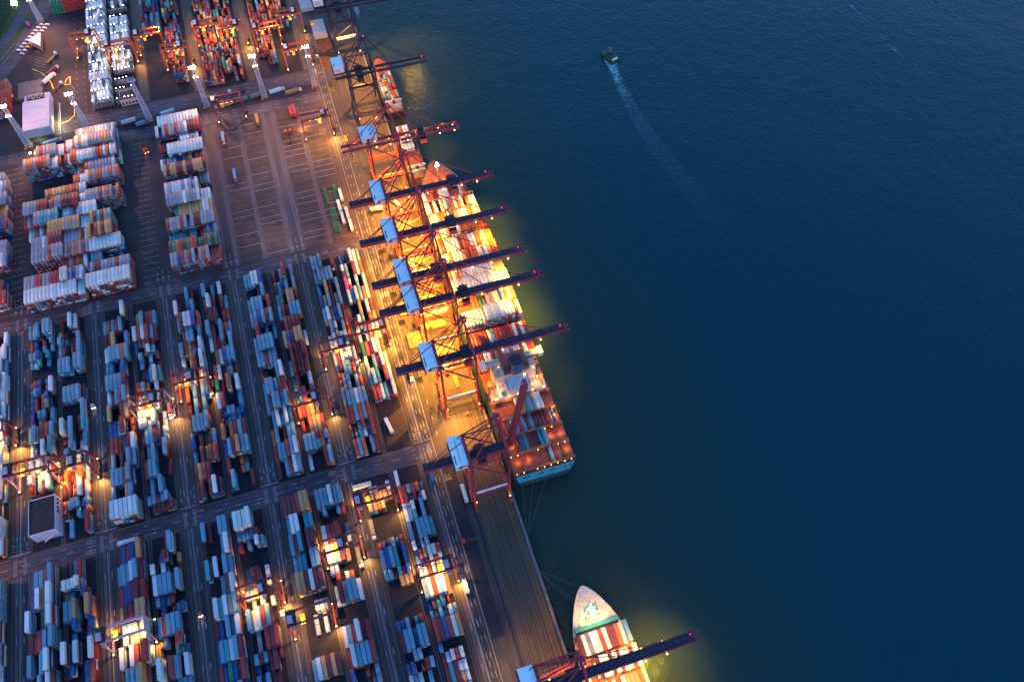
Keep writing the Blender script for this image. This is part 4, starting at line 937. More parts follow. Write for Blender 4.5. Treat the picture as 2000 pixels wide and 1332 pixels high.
# ------------------------------------------------------------------ yard gantry cranes
M_rtg = mat('gantry_maroon', (0.16, 0.025, 0.04), 0.55); M_rtg2 = mat('gantry_red', (0.34, 0.06, 0.045), 0.55); M_org = mat('gantry_orange', (0.34, 0.075, 0.025), 0.5)
M_hut = mat('gantry_hut', (0.30, 0.22, 0.32), 0.5)
def rtg(x0, x1, yc, label, paint, lowp, house_x, group, lights=1.0, zt=21.5, half=3.9, col=None):
    xm = (x0 + x1) / 2
    c = empty('gantry_crane', (xm, yc, 0), 0, label, 'gantry crane', group)
    def B(b, name, m, par=None):
        b.v = [(x - xm, y, z) for (x, y, z) in b.v]; return b.build(name, m, par or c)
    for s in (-1, 1):
        b = MB(); b.box(x0 - .6, x1 + .6, s * half - .55, s * half + .55, zt - 1.6, zt)
        for xx in np.arange(x0 + 1, x1, 1.6): b.box(xx, xx + .1, s * (half + .6) - .04, s * (half + .6) + .04, zt, zt + 1)
        b.box(x0, x1, s * (half + .6) - .05, s * (half + .6) + .05, zt + .9, zt + 1.0); B(b, 'girder', paint)
        for x in (x0, x1):
            b = MB(); b.beam((x, s * half, zt - 1.6), (x, s * (half + 1.6), 2.2), .95, .95, 0, .8); B(b, 'leg', lowp)
    for x in (x0, x1):
        b = MB(); b.box(x - .5, x + .5, -half - 2.6, half + 2.6, 1.5, 2.6); B(b, 'sill_beam', lowp)
        b = MB(); b.box(x - .35, x + .35, -half - .4, half + .4, zt - 1.3, zt - .3); B(b, 'tie_beam', lowp)
        for s in (-1, 1):
            for q in (0, 1.7): b = MB(); b.tube((x - .4, s * (half + 1.6) + s * (q - .5), .8), (x + .4, s * (half + 1.6) + s * (q - .5), .8), .8, 10); B(b, 'wheel', M_dark)
    hx = house_x
    b = MB(); b.box(hx - 2.6, hx + 2.6, -half - .2, half + .2, zt + .25, zt + 1.6, 0); b.box(hx - 2.2, hx + .6, -half + .4, half - 3, zt + 1.6, zt + 3.2, 1); b.box(hx + 1, hx + 2.4, 0, half - .6, zt + 1.6, zt + 2.8, 0)
    for k in range(5): b.box(hx - 2.9 + k * 1.2, hx - 2.4 + k * 1.2, -half - .8, -half - .2, zt + .3, zt + 1.8, 0)
    tr = B(b, 'trolley', [M_dark, col or M_hut])
    b = MB(); b.box(hx - 1, hx + 1, -half - 2.2, -half - .3, zt - 4.4, zt - 2); B(b, 'cab', M_hut, tr)
    b = MB(); sx = hx + (-5 if hx > xm else 5); b.box(sx - 1.2, sx + 1.2, -3, 3, zt - 7.4, zt - 7.1); 
    for q in (-1, 1): b.beam((sx + q, q * 2, zt - 7.2), (sx + q * .6, q * 1.5, zt - 1.6), .08)
    B(b, 'spreader', M_basket, tr)
    b = MB(); xe = x1 if True else x0
    b.box(xe + .5, xe + 2.3, -2.6, 2.6, 2.8, 5.2); B(b, 'power_house', M_dark)
    b = MB()
    for x in (x0, x1):
        for s in (-1, 1): b.box(x - .3, x + .3, s * (half + 2.9) - .25, s * (half + 2.9) + .25, 2.7, 3.3)
    for x in (xm - 5, xm + 4, xm): b.box(x - .35, x + .35, -half - .3, -half + .3, zt - 2.1, zt - 1.65)
    B(b, 'work_lamp', bulb_warm)
    if lights:
        for x in (xm - 6, xm + 5): lamp('SPOT', (x, yc - 1.5, zt - 2.4), 9000 * lights, WARM, None, (x, yc - 4, 0), 125, .5)
        lamp('SPOT', (x1 + .3, yc - half - 3.5, 5.5), 6500 * lights, WARM, None, (x1 + .5, yc - half - 12, 0), 135, .4)
        lamp('SPOT', (x0 - .2, yc + half + 2.5, 5.5), 5500 * lights, SODIUM, None, (x0, yc + half + 9, 0), 135, .4)
    return c
GR = 'maroon gantry cranes in the yard'
def Rx(k): return T[k] + 2.3, T[k] + 25.2
def Lx(k): return T[k] - 23.5, T[k] + .7
a = Lx(0); rtg(*a, 212.0, 'maroon gantry crane over yellow-lit boxes just below the middle road', M_rtg, M_rtg, a[0] + 3, GR, 1.3)
a = Rx(0); rtg(*a, 157.0, 'maroon gantry crane nearest the open quay, white boxes under it', M_rtg, M_rtg, a[1] - 4, GR, 1.5)
a = Rx(1); rtg(*a, 188.5, 'maroon gantry crane over white and red boxes with a rack truck beneath', M_rtg, M_rtg2, a[0] + 13, GR, 1.2)
a = Rx(2); rtg(*a, 176.0, 'maroon gantry crane over cream boxes, red legs on its west side', M_rtg, M_rtg2, a[0] + 15, GR, 1.2)
a = Lx(1); rtg(*a, 153.0, 'maroon gantry crane over a nearly empty lit bay with three white boxes', M_rtg, M_rtg2, a[0] + 3, GR, 1.4)
a = Lx(3); rtg(a[0] + 1, a[1] + 1, 176.0, 'lilac-grey gantry crane over bright white boxes beside stacked tan ones', M_hut, M_hut, a[0] + 2, GR, 1.2)
a = Rx(2); rtg(a[0] - 23, a[1] - 24.6, 333.5, 'maroon gantry crane over yellow-lit boxes, north of two lone trucks', M_rtg, M_rtg2, a[0] - 10, GR, 1.0)
a = Rx(3); rtg(*a, 324.0, 'maroon gantry crane with pink legs over orange boxes in a middle lane', M_rtg, M_hut, a[0] + 16, GR, 1.1)
a = Rx(1); rtg(*a, 292.5, 'maroon gantry crane over orange and tan boxes above the middle road', M_rtg, M_rtg, a[0] + 16, GR, 1.1)
a = Lx(0); rtg(a[0], a[1], 329.0, 'maroon gantry crane over bright white boxes two blocks from the quay', M_rtg, M_rtg, a[0] + 16, GR, 1.1)
a = Rx(0); rtg(a[0], a[1] - 1, 336.0, 'maroon gantry crane over mixed boxes in the block beside the quay cranes', M_rtg, M_rtg, a[1] - 3, GR, .7)
a = Lx(4); rtg(*a, 297.5, 'west one of two maroon gantry cranes standing nearly end to end', M_rtg, M_hut, a[0] + 2, GR, 1.3)
a = Rx(4); rtg(*a, 293.0, 'east one of two maroon gantry cranes standing nearly end to end', M_rtg, M_rtg, a[0] + 15, GR, 1.5)
a = Rx(5); rtg(*a, 333.0, 'gantry crane half cut by the west edge, lit white boxes under it', M_rtg, M_rtg, a[0] + 15, GR, 1.6)
rtg(-75, -51.5, 604.3, 'dark red idle gantry crane standing on the truck road by a mast foot', M_rtg, M_rtg, -73, GR, 0)
rtg(-6.5, 17.5, 560.5, 'maroon gantry crane at the edge of the empty yard, white boxes below it', M_rtg, M_rtg, 13, GR, 1.6)
lamp('SPOT', (8, 548, 17), 9000, WARM, None, (6, 540, 0), 120)
GO = 'orange gantry cranes in the northern yard'
for i, (x, y, lab) in enumerate(((-148, 708, 'orange gantry crane over the white reefer racks'), (-100, 688, 'orange gantry crane over lime and orange boxes near the empty bay'), (-69, 714, 'orange gantry crane in the northern yard, one left of the close pair'.replace('left', 'west')),
                                 (-48, 704, 'orange gantry crane with many small lamps, east half of the close pair'), (-17.5, 693, 'orange gantry crane above the bright double mast lamp'), (6, 706, 'orange gantry crane at the upper edge beside the truck lanes'), (5, 655, 'orange gantry crane standing on a bare hatched bay by the eastmost mast'),
                                 (-178, 730, 'orange gantry crane cut by the upper edge west of the reefer racks'), (-122, 716, 'red idle gantry crane between reefers and maroon stacks'))):
    rtg(x - 11.5, x + 11.5, y, lab, M_org, M_org, x - 8 + (14 if i % 2 else 0), GO, (.55, .7, .9, .9, .5, .4, .25, .6, .15)[i], col=M_banner)

# ------------------------------------------------------------------ light masts
M_mast = mat('mast_galvanised', (0.34, 0.35, 0.46), 0.45, metal=0.1)
def mast(x, y, hgt, label, lamps=True, mid=True, power=42000):
    c = empty('light_mast', (x, y, 0), 0, label, 'light mast', 'tall lattice light masts')
    b = MB(); n = 13
    def rad(t): return 2.3 * (1 - t) + 1.05 * t
    cs = [(-1, -1), (1, -1), (1, 1), (-1, 1)]
    for k in range(n):
        t0, t1 = k / n, (k + 1) / n; z0, z1 = hgt * t0, hgt * t1; r0, r1 = rad(t0), rad(t1)
        for i in range(4):
            p, q = cs[i], cs[(i + 1) % 4]
            b.beam((p[0] * r0, p[1] * r0, z0), (p[0] * r1, p[1] * r1, z1), .34)
            b.beam((p[0] * r0, p[1] * r0, z0), (q[0] * r1, q[1] * r1, z1), .2); b.beam((q[0] * r0, q[1] * r0, z0), (p[0] * r1, p[1] * r1, z1), .2)
            b.beam((p[0] * r0, p[1] * r0, z0), (q[0] * r0, q[1] * r0, z0), .2)
    b.build('lattice', M_mast, c)
    b = MB(); b.box(-3.0, 3.0, -1.0, 1.0, hgt, hgt + .25)
    for xx in (-3.4, 3.3): b.box(xx, xx + .1, -1.3, 1.3, hgt + .25, hgt + 1.2)
    b.build('lamp_platform', M_mast, c)
    b = MB(); b.box(-2.9, 2.9, -2.9, 2.9, 0, .5); b.box(-3.6, -1.6, -4.6, -3, .0, 1.6); b.build('base', M_lash, c)
    b = MB()
    for i in range(3):
        for s in (-1, 1): b.box(-2.9 + i * 2.3, -2.3 + i * 2.3, s * 1.4 - .25, s * 1.4 + .25, hgt + .3, hgt + .8)
    if mid:
        for xx in (-1.8, 1.2): b.box(xx, xx + .6, -2.2, -1.7, hgt * .80, hgt * .80 + .6)
    b.build('flood_lamp', emit('mast_bulb', (1.0, .62, .28), 60) if lamps else M_mast, c)
    if lamps:
        lamp('SPOT', (x, y - 3.4, hgt + .2), power * 1.5, PINK, None, (x, y - 52, 0), 122, .8, .9)
        lamp('SPOT', (x, y + 3.4, hgt + .2), power * .6, PINK, None, (x, y + 52, 0), 122, .8, .9)
    return c
mast(-233.4, 620, 43, 'white lattice light mast at the west edge by the flat warehouse')
mast(-182.2, 619.5, 43, 'white lattice light mast between the warehouse and the reefer racks')
mast(-132.7, 621.9, 42, 'white lattice light mast with a pale blue unlit platform', lamps=False, power=0)
mast(-82.9, 625.1, 41, 'white lattice light mast rising from the idle dark red gantry crane')
mast(-32.5, 622.2, 43, 'white lattice light mast with two bright lamps one above the other')
mast(13.0, 623.3, 41, 'white lattice light mast nearest the quay, beside the bare hatched bay')
mast(-222.5, 794.4, 30, 'white lattice light mast cut by the upper edge beside the car rows', power=40000)
lamp('SPOT', (-227, 600, 12), 9000, SODIUM, None, (-225, 590, 0), 150, .5)
c = empty('street_lamp', (-227.3, 598.4, 0), 0, 'small bright street lamp at the corner of the depot stacks', 'street lamp')
b = MB(); b.tube((0, 0, 0), (0, 0, 11.6), .15, 6); b.beam((0, 0, 11.5), (0, -1.6, 11.9), .14); b.build('pole', M_mast, c)
b = MB(); b.box(-.5, .5, -2.2, -1.2, 11.6, 11.9); b.build('lamp_head', emit('street_bulb', (1, .7, .35), 150), c)
# pale mast spill over the yard given by spots that have no mast
lamp('SPOT', (-45, 455, 30), 15000, (1.0, .5, .3), None, (-40, 470, 0), 150, 1)
lamp('SPOT', (-30, 540, 30), 15000, (1.0, .5, .28), None, (-35, 540, 0), 150, 1)

# ------------------------------------------------------------------ trucks
M_cab = mat('cab_white', (0.42, 0.42, 0.44), 0.4); M_cabr = mat('cab_red', (0.35, 0.05, 0.04), 0.4); M_chas = mat('chassis', (0.10, 0.04, 0.03), 0.7, var=.4)
M_chg = mat('chassis_green', (0.02, 0.16, 0.09), 0.6); M_chy = mat('chassis_yellow', (0.45, 0.28, 0.04), 0.6); M_tyre = mat('tyre', (0.01, 0.01, 0.01), 0.8)
def truck(x, y, deg, label, cab=None, load=None, chas=None, L=12.4, group=None, head=False):
    # local +y is forward
    c = empty('truck', (x, y, 0), math.radians(deg), label, 'truck', group)
    ch_ = chas or M_chas
    b = MB()
    for s in (-1, 1): b.box(s * .75 - .18, s * .75 + .18, -L / 2, L / 2, 1.05, 1.4)
    for k in np.linspace(-L / 2, L / 2, 8): b.box(-1.2, 1.2, k - .18, k + .18, 1.1, 1.38)
    b.build('chassis', ch_, c)
    if cab is not False:
        b = MB(); y0 = L / 2 + .5
        b.box(-1.22, 1.22, y0, y0 + 2.3, .7, 3.0, 0); b.box(-1.1, 1.1, y0 + .1, y0 + 1.6, 3.0, 3.3, 0); cb = b.build('cab', cab or M_cab, c)
        b = MB(); b.box(-1.1, 1.1, y0 + 2.3, y0 + 2.34, 1.7, 2.7); b.build('windscreen', M_glass, cb)
        if head:
            b = MB(); b.box(-1.0, -.6, y0 + 2.34, y0 + 2.5, .9, 1.2); b.box(.6, 1.0, y0 + 2.34, y0 + 2.5, .9, 1.2); b.build('headlight', bulb_white, cb)
    for yy in ((-L / 2 + 1.4, -L / 2 + 2.7, L / 2 - 1.2) + ((L / 2 + 1.9,) if cab is not False else ())):
        for s in (-1, 1): b = MB(); b.tube((s * 1.0 - .25, yy, .52), (s * 1.0 + .25, yy, .52), .52, 8); b.build('wheel', M_tyre, c)
    if head: lamp('SPOT', (x - math.sin(math.radians(deg)) * (L / 2 + 3.2), y + math.cos(math.radians(deg)) * (L / 2 + 3.2), 1.2), 500, (1, .85, .65), None, (x - math.sin(math.radians(deg)) * 22, y + math.cos(math.radians(deg)) * 22, 0), 60, .2)
    if load:
        cc = shade(load) if len(load) == 1 else load
        REC.append((x, y, 1.45, min(12.1, L), load, cc, None, label, math.radians(deg)))
    return c
def box_on(x, y, deg, c, label, L=12.1, z=1.45): REC.append((x, y, z, L, c, shade(c), None, label, math.radians(deg)))
truck(-.9, 265.6, 10, 'lone trailer carrying a white box on the hatched bay by the quay road', False, 'w')
truck(-70.2, 531, 180, 'lone trailer with a pale box parked in the empty yard', M_cabr, 'b')
truck(-74.1, 578, 180, 'trailer with a long pale box in the empty yard below the idle gantry', M_cabr, 'b')
truck(-43.1, 592, 0, 'trailer carrying a tan box at the top of the empty yard', False, 'y', chas=M_chy)
truck(-13.5, 593, 0, 'trailer with a red box, west of two side by side', False, 'r'); truck(-10.4, 593, 0, 'trailer with a red box, east of two side by side', False, 'r')
truck(-21.8, 562, 0, 'empty red-cab trailer, west of two in the empty yard', M_cabr); truck(-18.0, 562, 0, 'empty red-cab trailer, east of two in the empty yard', M_cabr)
for i, (x, y, cab, ld) in enumerate(((-2.3, 484, M_chg, None), (1.0, 466, False, None), (-1.6, 466, False, None), (1.4, 450, False, None), (-1.6, 452, False, None), (5.4, 486, M_chg, None), (9.2, 482, M_chg, 'w'))):
    truck(x, y, 0, f'green trailer, {ORD[i]} in the green group beside the white boxes', M_chg if cab else False, ld, M_chg)
for i, (x, y) in enumerate(((5.6, 472.2), (5.9, 458.8), (10.2, 463.0), (10.6, 449.4))): box_on(x, y, 0, 'w', f'white box on the yard floor, {ORD[i]} beside the green trailers', 11.6, 0)
truck(34.3, 203.6, 0, 'trailer with a long white box parked below the raised crane', False, 'w'); truck(17.4, 222, 0, 'truck with a blue box under the back end of the raised crane', M_cab, 'u', L=10)
truck(30.6, 172.9, 84, 'red-lit car carrier standing across the dark apron', M_cabr, None, M_chas, 8)
truck(-191.1, 350, 180, 'truck with bright headlamps driving down the second lane', M_cab, None, head=True); truck(-136, 186, 180, 'truck with headlamps and empty trailer in the dark lane', M_cabr, None, head=True)
truck(-140.9, 324, 180, 'truck with an orange load under the pink-legged gantry', M_cab, 'o', L=8, head=True)
truck(22.7, 305, 180, 'truck with an orange box on the quay road beside the cranes', M_cab, 'o', head=True); truck(18.9, 145.8, 0, 'trailer with a white box in the quay lane below the number ovals', False, 'w', L=9)
truck(52.5, 250, 0, 'empty red-cab trailer standing between the crane rails', M_cabr, None, L=14); truck(-27.4, 199, 180, 'truck with boxes of timber beside the gantry over yellow-lit boxes', M_cab, 'k', M_chas, 10)
truck(-38.7, 184, 180, 'truck with a rack load under the gantry over red boxes', M_cab, 'k', M_chy, 10); truck(-89.5, 172, 180, 'white-cab truck in the lane beside the gantry over cream boxes', M_cab, None, head=True)
truck(54.0, 372, 0, 'truck with a brown load between two close crane portals', M_cabr, 'm'); truck(48, 391, 0, 'truck with a white box under the crane portals', M_cab, 'w'); truck(46, 340, 0, 'truck with an orange load between the middle crane legs', M_cab, 'o')
truck(51.5, 455, 14, 'cement-grey tank trailer parked by the northmost maroon crane leg', M_cab, 'w', L=8); truck(35, 459, 80, 'short white truck parked across the apron', M_cab, 'w', L=7)
truck(52, 288, 0, 'yellow-framed truck under the crane beside the ship bridge', M_cab, None, M_chy); truck(47.5, 300, 0, 'truck with a white box on the glowing orange apron', M_cabr, 'w')
truck(26, 547, 180, 'yellow truck parked under the back end of the twin-girder crane', M_chy, None, M_chy, 7); truck(56.5, 566, 180, 'small white-cab truck on the lined apron by the feeder ship', M_cab, None, L=5)
for (x, y, dg, cab, ld, chs, L, lab) in ((-214.6, 616.8, -78, M_cab, 'w', None, 13, 'white trailer and cab heading east, west end of the truck row'), (-187.2, 618.0, -80, M_cabr, None, M_chy, 13, 'bare yellow trailer in the truck row beside the second mast'), (-167, 622.4, -80, M_cab, 'b', None, 8, 'short grey trailer in the truck row'),
                                      (-150, 623.4, -80, False, 'w', None, 13, 'long white trailer in the truck row below the unlit mast'), (-140.2, 617.2, -80, M_cabr, 'b', None, 8, 'trailer with a pale box beside the unlit mast foot'), (-116.6, 624.6, -80, False, 'w', None, 12, 'upper white trailer of two above the depot stacks'), (-103.7, 618.4, -80, M_cab, 'w', None, 13, 'lower white trailer of two above the depot stacks'),
                                      (-66, 619.6, -80, False, 'y', None, 12, 'trailer with a tan box west of the fourth mast'), (-53, 621.6, -80, False, 'k', None, 12, 'trailer with grey boxes in the truck row'), (-40, 623.0, -80, False, 'k', None, 10, 'grey trailer close to the double-lamp mast'), (-22, 624.0, -80, M_cab, 'w', None, 11, 'white trailer east of the double-lamp mast'), (-8, 618.6, -80, M_cab, 'y', None, 12, 'trailer with a tan box, east end of the truck row'),
                                      (-79.1, 635.5, 80, M_cab, None, M_chy, 9, 'yellow trailer with red tail lamp driving west on the upper road'), (-54, 634.5, 80, M_cab, None, M_chas, 12, 'dark trailer with a white cab driving west on the upper road'),
                                      (-216, 702, 40, M_cab, 'w', None, 12, 'white box trailer parked aslant in the western lot, red one above it')):
    truck(x, y, dg + (0 if abs(dg) != 40 else -80), lab, cab, ld, chs, L)
truck(-213, 712, -42, 'red trailer parked aslant above the white one', M_cab, 'm', None, 11); truck(-213.5, 732, -36, 'empty yellow trailer parked aslant, northmost of the three', M_cab, None, M_chy, 11); truck(-209, 688, -36, 'empty red trailer beside the yellow painted triangle', M_cab, None, M_chas, 10)
truck(-243, 683, 40, 'red trailer beside the pale concrete pad', M_cab, None, M_chas, 11); truck(-233, 789, 20, 'magenta truck with headlamps on the curved road', mat('cab_magenta', (.4, .03, .25), .5), 'p', None, 5, head=True)
truck(22.2, 668, 180, 'trailer on the quay lane by the white covered boxes', M_cab, None)

# depot lifts (top loaders with a mast)
for x, y, dg, lab in ((-221.5, 607, 20, 'dark mast lift truck beside the west light mast'), (-139, 583, 20, 'dark lift truck with its mast up between two depots'), (-221, 603.5, 25, 'orange-lit lift truck behind the depot corner')):
    c = empty('lift_truck', (x, y, 0), math.radians(dg), lab, 'lift truck', 'lift trucks in the depot')
    b = MB(); b.box(-1.8, 1.8, -3.4, 2.6, .8, 2.4); b.box(-1, 1, -1.6, .8, 2.4, 4); b.build('body', M_rtg2, c)
    b = MB(); b.box(-1.3, -1.0, 2.8, 3.2, 0, 15); b.box(1.0, 1.3, 2.8, 3.2, 0, 15); b.box(-1.3, 1.3, 2.8, 3.1, 14.6, 15); b.box(-3, 3, 3.2, 3.6, 9, 9.8); b.build('lift_mast', M_dark, c)
    b = MB(); b.box(-1.5, -1.1, -3.6, -3.4, 1.4, 1.8); b.box(1.1, 1.5, -3.6, -3.4, 1.4, 1.8); b.build('rear_lamp', bulb_orange, c)

# ------------------------------------------------------------------ buildings and the rest of the north-west corner
M_flat = mat('bitumen_roof', (0.022, 0.016, 0.026), 0.8, var=.5, scale=.4); M_wall = mat('render_wall', (0.36, 0.36, 0.48), 0.7, var=.1); M_plight = mat('roof_lilac', (0.50, 0.44, 0.52), 0.55, var=.07, scale=.2)
c = empty('office_building', (-221, 266, 0), 0, 'office block with a black flat roof and pale walls among the container stacks', 'building')
b = MB(); b.box(-8, 8, -12, 12, 0, 10.4, 0); b.box(-7.7, 7.7, -11.7, 11.7, 10.4, 10.42, 1); b.build('wall', [M_wall, M_flat], c)
b = MB()
for (x0, x1, y0, y1) in ((-8, 8, -12, -11.7), (-8, 8, 11.7, 12), (-8, -7.7, -11.7, 11.7), (7.7, 8, -11.7, 11.7)): b.box(x0, x1, y0, y1, 10.42, 11.2)
b.build('parapet', M_wall, c)
for y in (1.5, 4.5, 7.5, 10): 
    for z in (5.6,): b = MB(); b.box(8.01, 8.06, y - .9, y + .6, z, z + 3.2); b.build('window', M_glass, c)
b = MB(); b.beam((-3, -13, 0), (5.5, -13, 7), 1.2, .3); b.box(5, 8, -13.6, -12.02, 6.6, 7.0); b.build('outer_stair', M_wall, c)
c = empty('warehouse', (-223.5, 646.5, 0), 0, 'warehouse with a pale lilac stepped roof and green-lit open front', 'building')
b = MB(); b.box(-10.8, 10.8, -17, 18.5, 0, 9.2); b.build('wall', M_wall, c)
for k in range(4): 
    b = MB(); y0 = -18 + k * 9.4; b.poly([(-11, y0), (11, y0), (11, y0 + 9.2), (-11, y0 + 9.2)], 9.2 + .5 * k * 0 + .01, 9.6); 
    for x in (-6.5, -2, 3): b.beam((x, y0 + 9, 9.75), (x + 2.4, y0 + 7.4, 9.75), .15)
    b.build('roof_panel', M_plight, c)
b = MB(); b.box(-10.6, 10.6, 19, 30, 0, 7.4, 0); b.box(-9, 7.6, 20.6, 28.4, 7.4, 8.4, 1); b.box(-8.4, 7, 21.2, 27.8, 8.4, 8.42, 2); b.build('roof_annex', [M_wall, M_plight, M_flat], c)
b = MB()
for k in range(14): b.box(-8.0 + k * 1.05, -7.3 + k * 1.05, 22 + (k * 37 % 5), 23 + (k * 37 % 5), 8.45, 9.0 + (k % 3) * .2)
b.build('roof_plant', mat('roof_plant', (.5, .4, .35), .6), c)
lamp('SPOT', (-226, 627, 7), 3500, (.75, 1, .45), None, (-226, 620, 0), 140, .5); lamp('SPOT', (-210, 645, 8.5), 6000, (1, .8, .3), None, (-205, 645, 0), 150, .5); lamp('SPOT', (-210, 635, 8.5), 4000, (1, .8, .3), None, (-205, 635, 0), 150, .5)
for k in range(16):
    c2 = None
b = MB()
for k in range(18): b.box(-207.7, -207.0, 627 + k * 2.3, 628.2 + k * 2.3, 0, .8)
o = b.build('barrier_wall', M_banner); tag(o, 'row of small white barrier blocks east of the lilac warehouse', 'barrier')
c = empty('canopy', (-224, 757, 0), 0, 'white triangular canopy over a lit shelter in the western lot', 'canopy')
b = MB(); b.poly([(-8, 1), (3.8, 9), (3.8, -12)], 6.6, 6.9); b.build('canopy_roof', mat('canopy_white', (.66, .58, .62), .5), c)
b = MB(); b.poly([(-6.2, 1), (3, 6.5), (3, -9.5)], 0, 4.2); b.build('shelter', mat('shelter_orange', (.5, .2, .1), .6), c)
b = MB(); 
for (x, y) in ((-7, 1), (3.4, 8), (3.4, -11)): b.tube((x, y, 0), (x, y, 6.6), .25, 6)
b.build('post', M_mast, c)
lamp('SPOT', (-226, 750, 5.6), 1200, SODIUM, None, (-228, 744, 0), 120, .4); lamp('SPOT', (-221, 742, 5.6), 1200, SODIUM, None, (-220, 736, 0), 120, .4)
c = empty('guard_house', (-147, 653, 0), 0, 'low building with a black roof and pink front at the foot of a mast', 'building')
b = MB(); b.box(-7.5, 7.5, -6, 6.5, 0, 6.4, 0); b.box(-7.2, 7.2, -5.7, 6.2, 6.4, 6.42, 1); b.build('wall', [mat('pink_wall', (.45, .30, .30), .7), M_flat], c)
b = MB(); 
for k in range(5): b.box(-6.6 + k * 2.8, -5.0 + k * 2.8, -6.06, -6.01, 1.2, 3.6)
b.build('window', M_glass, c)
for (x0, x1, y0, y1, lab) in ((24.8, 37.2, 687, 712, 'white covered row of long boxes beside the quay lanes, lower group'), (19.5, 32, 732, 752, 'white covered row of long boxes beside the quay lanes at the upper edge')):
    n = 9
    for k in range(n):
        ya = y0 + (y1 - y0) * k / n
        b = MB(); b.box(x0, x1, ya + .12, ya + (y1 - y0) / n - .12, 0, 3.6); tag(b.build('covered_box', M_swhite), lab, 'box', 'white boxes beside the quay lanes')
sheet('concrete_pad', [(-243, -222, 684, 707)], .012, M_conc)
sheet('scrub_patch', [(24, 38, 640, 686)], .012, mat('scrub', (.07, .035, .02), .9, var=.8, scale=.6))
# curved road, verge and planted slope
M_verge = mat('verge_grass', (.030, .050, .016), .9, var=.5, scale=.5)
b = MB(); b.quad([(-420, 560, .008), (-262, 700, .008), (-232, 790, .008), (-215, 900, .008), (-420, 900, .008)]); tag(b.build('verge', M_verge), kind='structure')
b = MB()
pts = [(-290, 690), (-268, 725), (-250, 757), (-238, 785), (-226, 820), (-214, 860)]
for (x0, y0), (x1, y1) in zip(pts, pts[1:]): b.quad([(x0, y0, .02), (x0 + 15, y0 - 6, .02), (x1 + 15, y1 - 6, .02), (x1, y1, .02)])
for (x0, y0), (x1, y1) in zip(pts, pts[1:]): b.quad([(x0 - 14, y0 + 6, .02), (x0 - 5, y0 + 2.5, .02), (x1 - 5, y1 + 2.5, .02), (x1 - 14, y1 + 6, .02)])
tag(b.build('curved_road', M_road), kind='structure')
b = MB()
rnd = random.Random(4)
for k in range(9000):
    t = rnd.random(); x = -300 + rnd.random() * 62; y = 760 + rnd.random() * 110
    if (x + 262) * 1.0 > (y - 760) * .30 - 6: continue
    h = 1.2 + 2.5 * abs(math.sin(x * .21) * math.cos(y * .17)) + rnd.random() * 1.4
    z = rnd.random() * h; r = .35 + rnd.random() * .5; a = rnd.random() * 6.28; e = rnd.uniform(-.5, .5)
    b.quad([(x - r * math.cos(a), y - r * math.sin(a), z), (x + r * math.sin(a), y - r * math.cos(a), z + e), (x + r * math.cos(a), y + r * math.sin(a), z + .2), (x - r * math.sin(a), y + r * math.cos(a), z - e)])
tag(b.build('shrubbery', mat('shrub_leaf', (.022, .060, .028), .7, var=.6, scale=.6)), 'dark green planted slope beyond the curved road', 'shrubs', kind='stuff')
c = empty('billboard', (-247, 822, 0), 0, 'white billboard glowing in the dark shrubs by the curved road', 'sign')
b = MB(); b.box(-3.4, 3.4, -.2, .2, 3, 7.4); b.build('panel', emit('sign_white', (.75, .88, 1), 1.6), c)
b = MB(); b.tube((-2, 0, 0), (-2, 0, 3), .2, 6); b.tube((2, 0, 0), (2, 0, 3), .2, 6); b.build('post', M_mast, c); c.rotation_euler = (math.radians(-40), 0, math.radians(-25))
# rows of parked cars along the curved road
i = 0
for r_, n in ((0, 9), (1, 10)):
    for k in range(n):
        t = k / 11; x = -222 + r_ * 5.5 - 28 * t; y = 788 - r_ * 2 - 46 * t
        col = (M_cab, M_cab, M_hwall, M_chy if 4 < k < 8 else M_cab)[rnd.randrange(4)]
        cr_ = empty('parked_car', (x, y, 0), math.radians(60), f"parked car, {ORD[k]} from the mast in the {'upper' if r_ == 0 else 'lower'} row by the curved road", 'car', 'cars parked along the curved road')
        b = MB(); b.box(-.95, .95, -2.2, 2.2, .35, .95); b.poly([(-.85, -1.5), (.85, -1.5), (.8, .9), (-.8, .9)], .95, 1.5); b.build('body', col, cr_)
        b = MB(); b.box(-.8, .8, .92, .97, 1.0, 1.4); b.build('windscreen', M_glass, cr_)
        for s in (-1, 1):
            for q in (-1.4, 1.4): b = MB(); b.tube((s * .95 - .1, q, .33), (s * .95 + .1, q, .33), .33, 8); b.build('wheel', M_tyre, cr_)
c = empty('dark_basin', (-251, 752, 0), 0, 'long black basin with a pale rim beside the curved road', 'basin')
b = MB(); b.poly([(-11, -14), (-7, -17), (9, 12), (4, 14)], .0, .5); b.build('rim', M_conc, c)
b = MB(); b.poly([(-10, -13.6), (-7.2, -15.6), (7.8, 11.6), (4.4, 13)], .5, .52); b.build('basin_floor', M_dark, c)
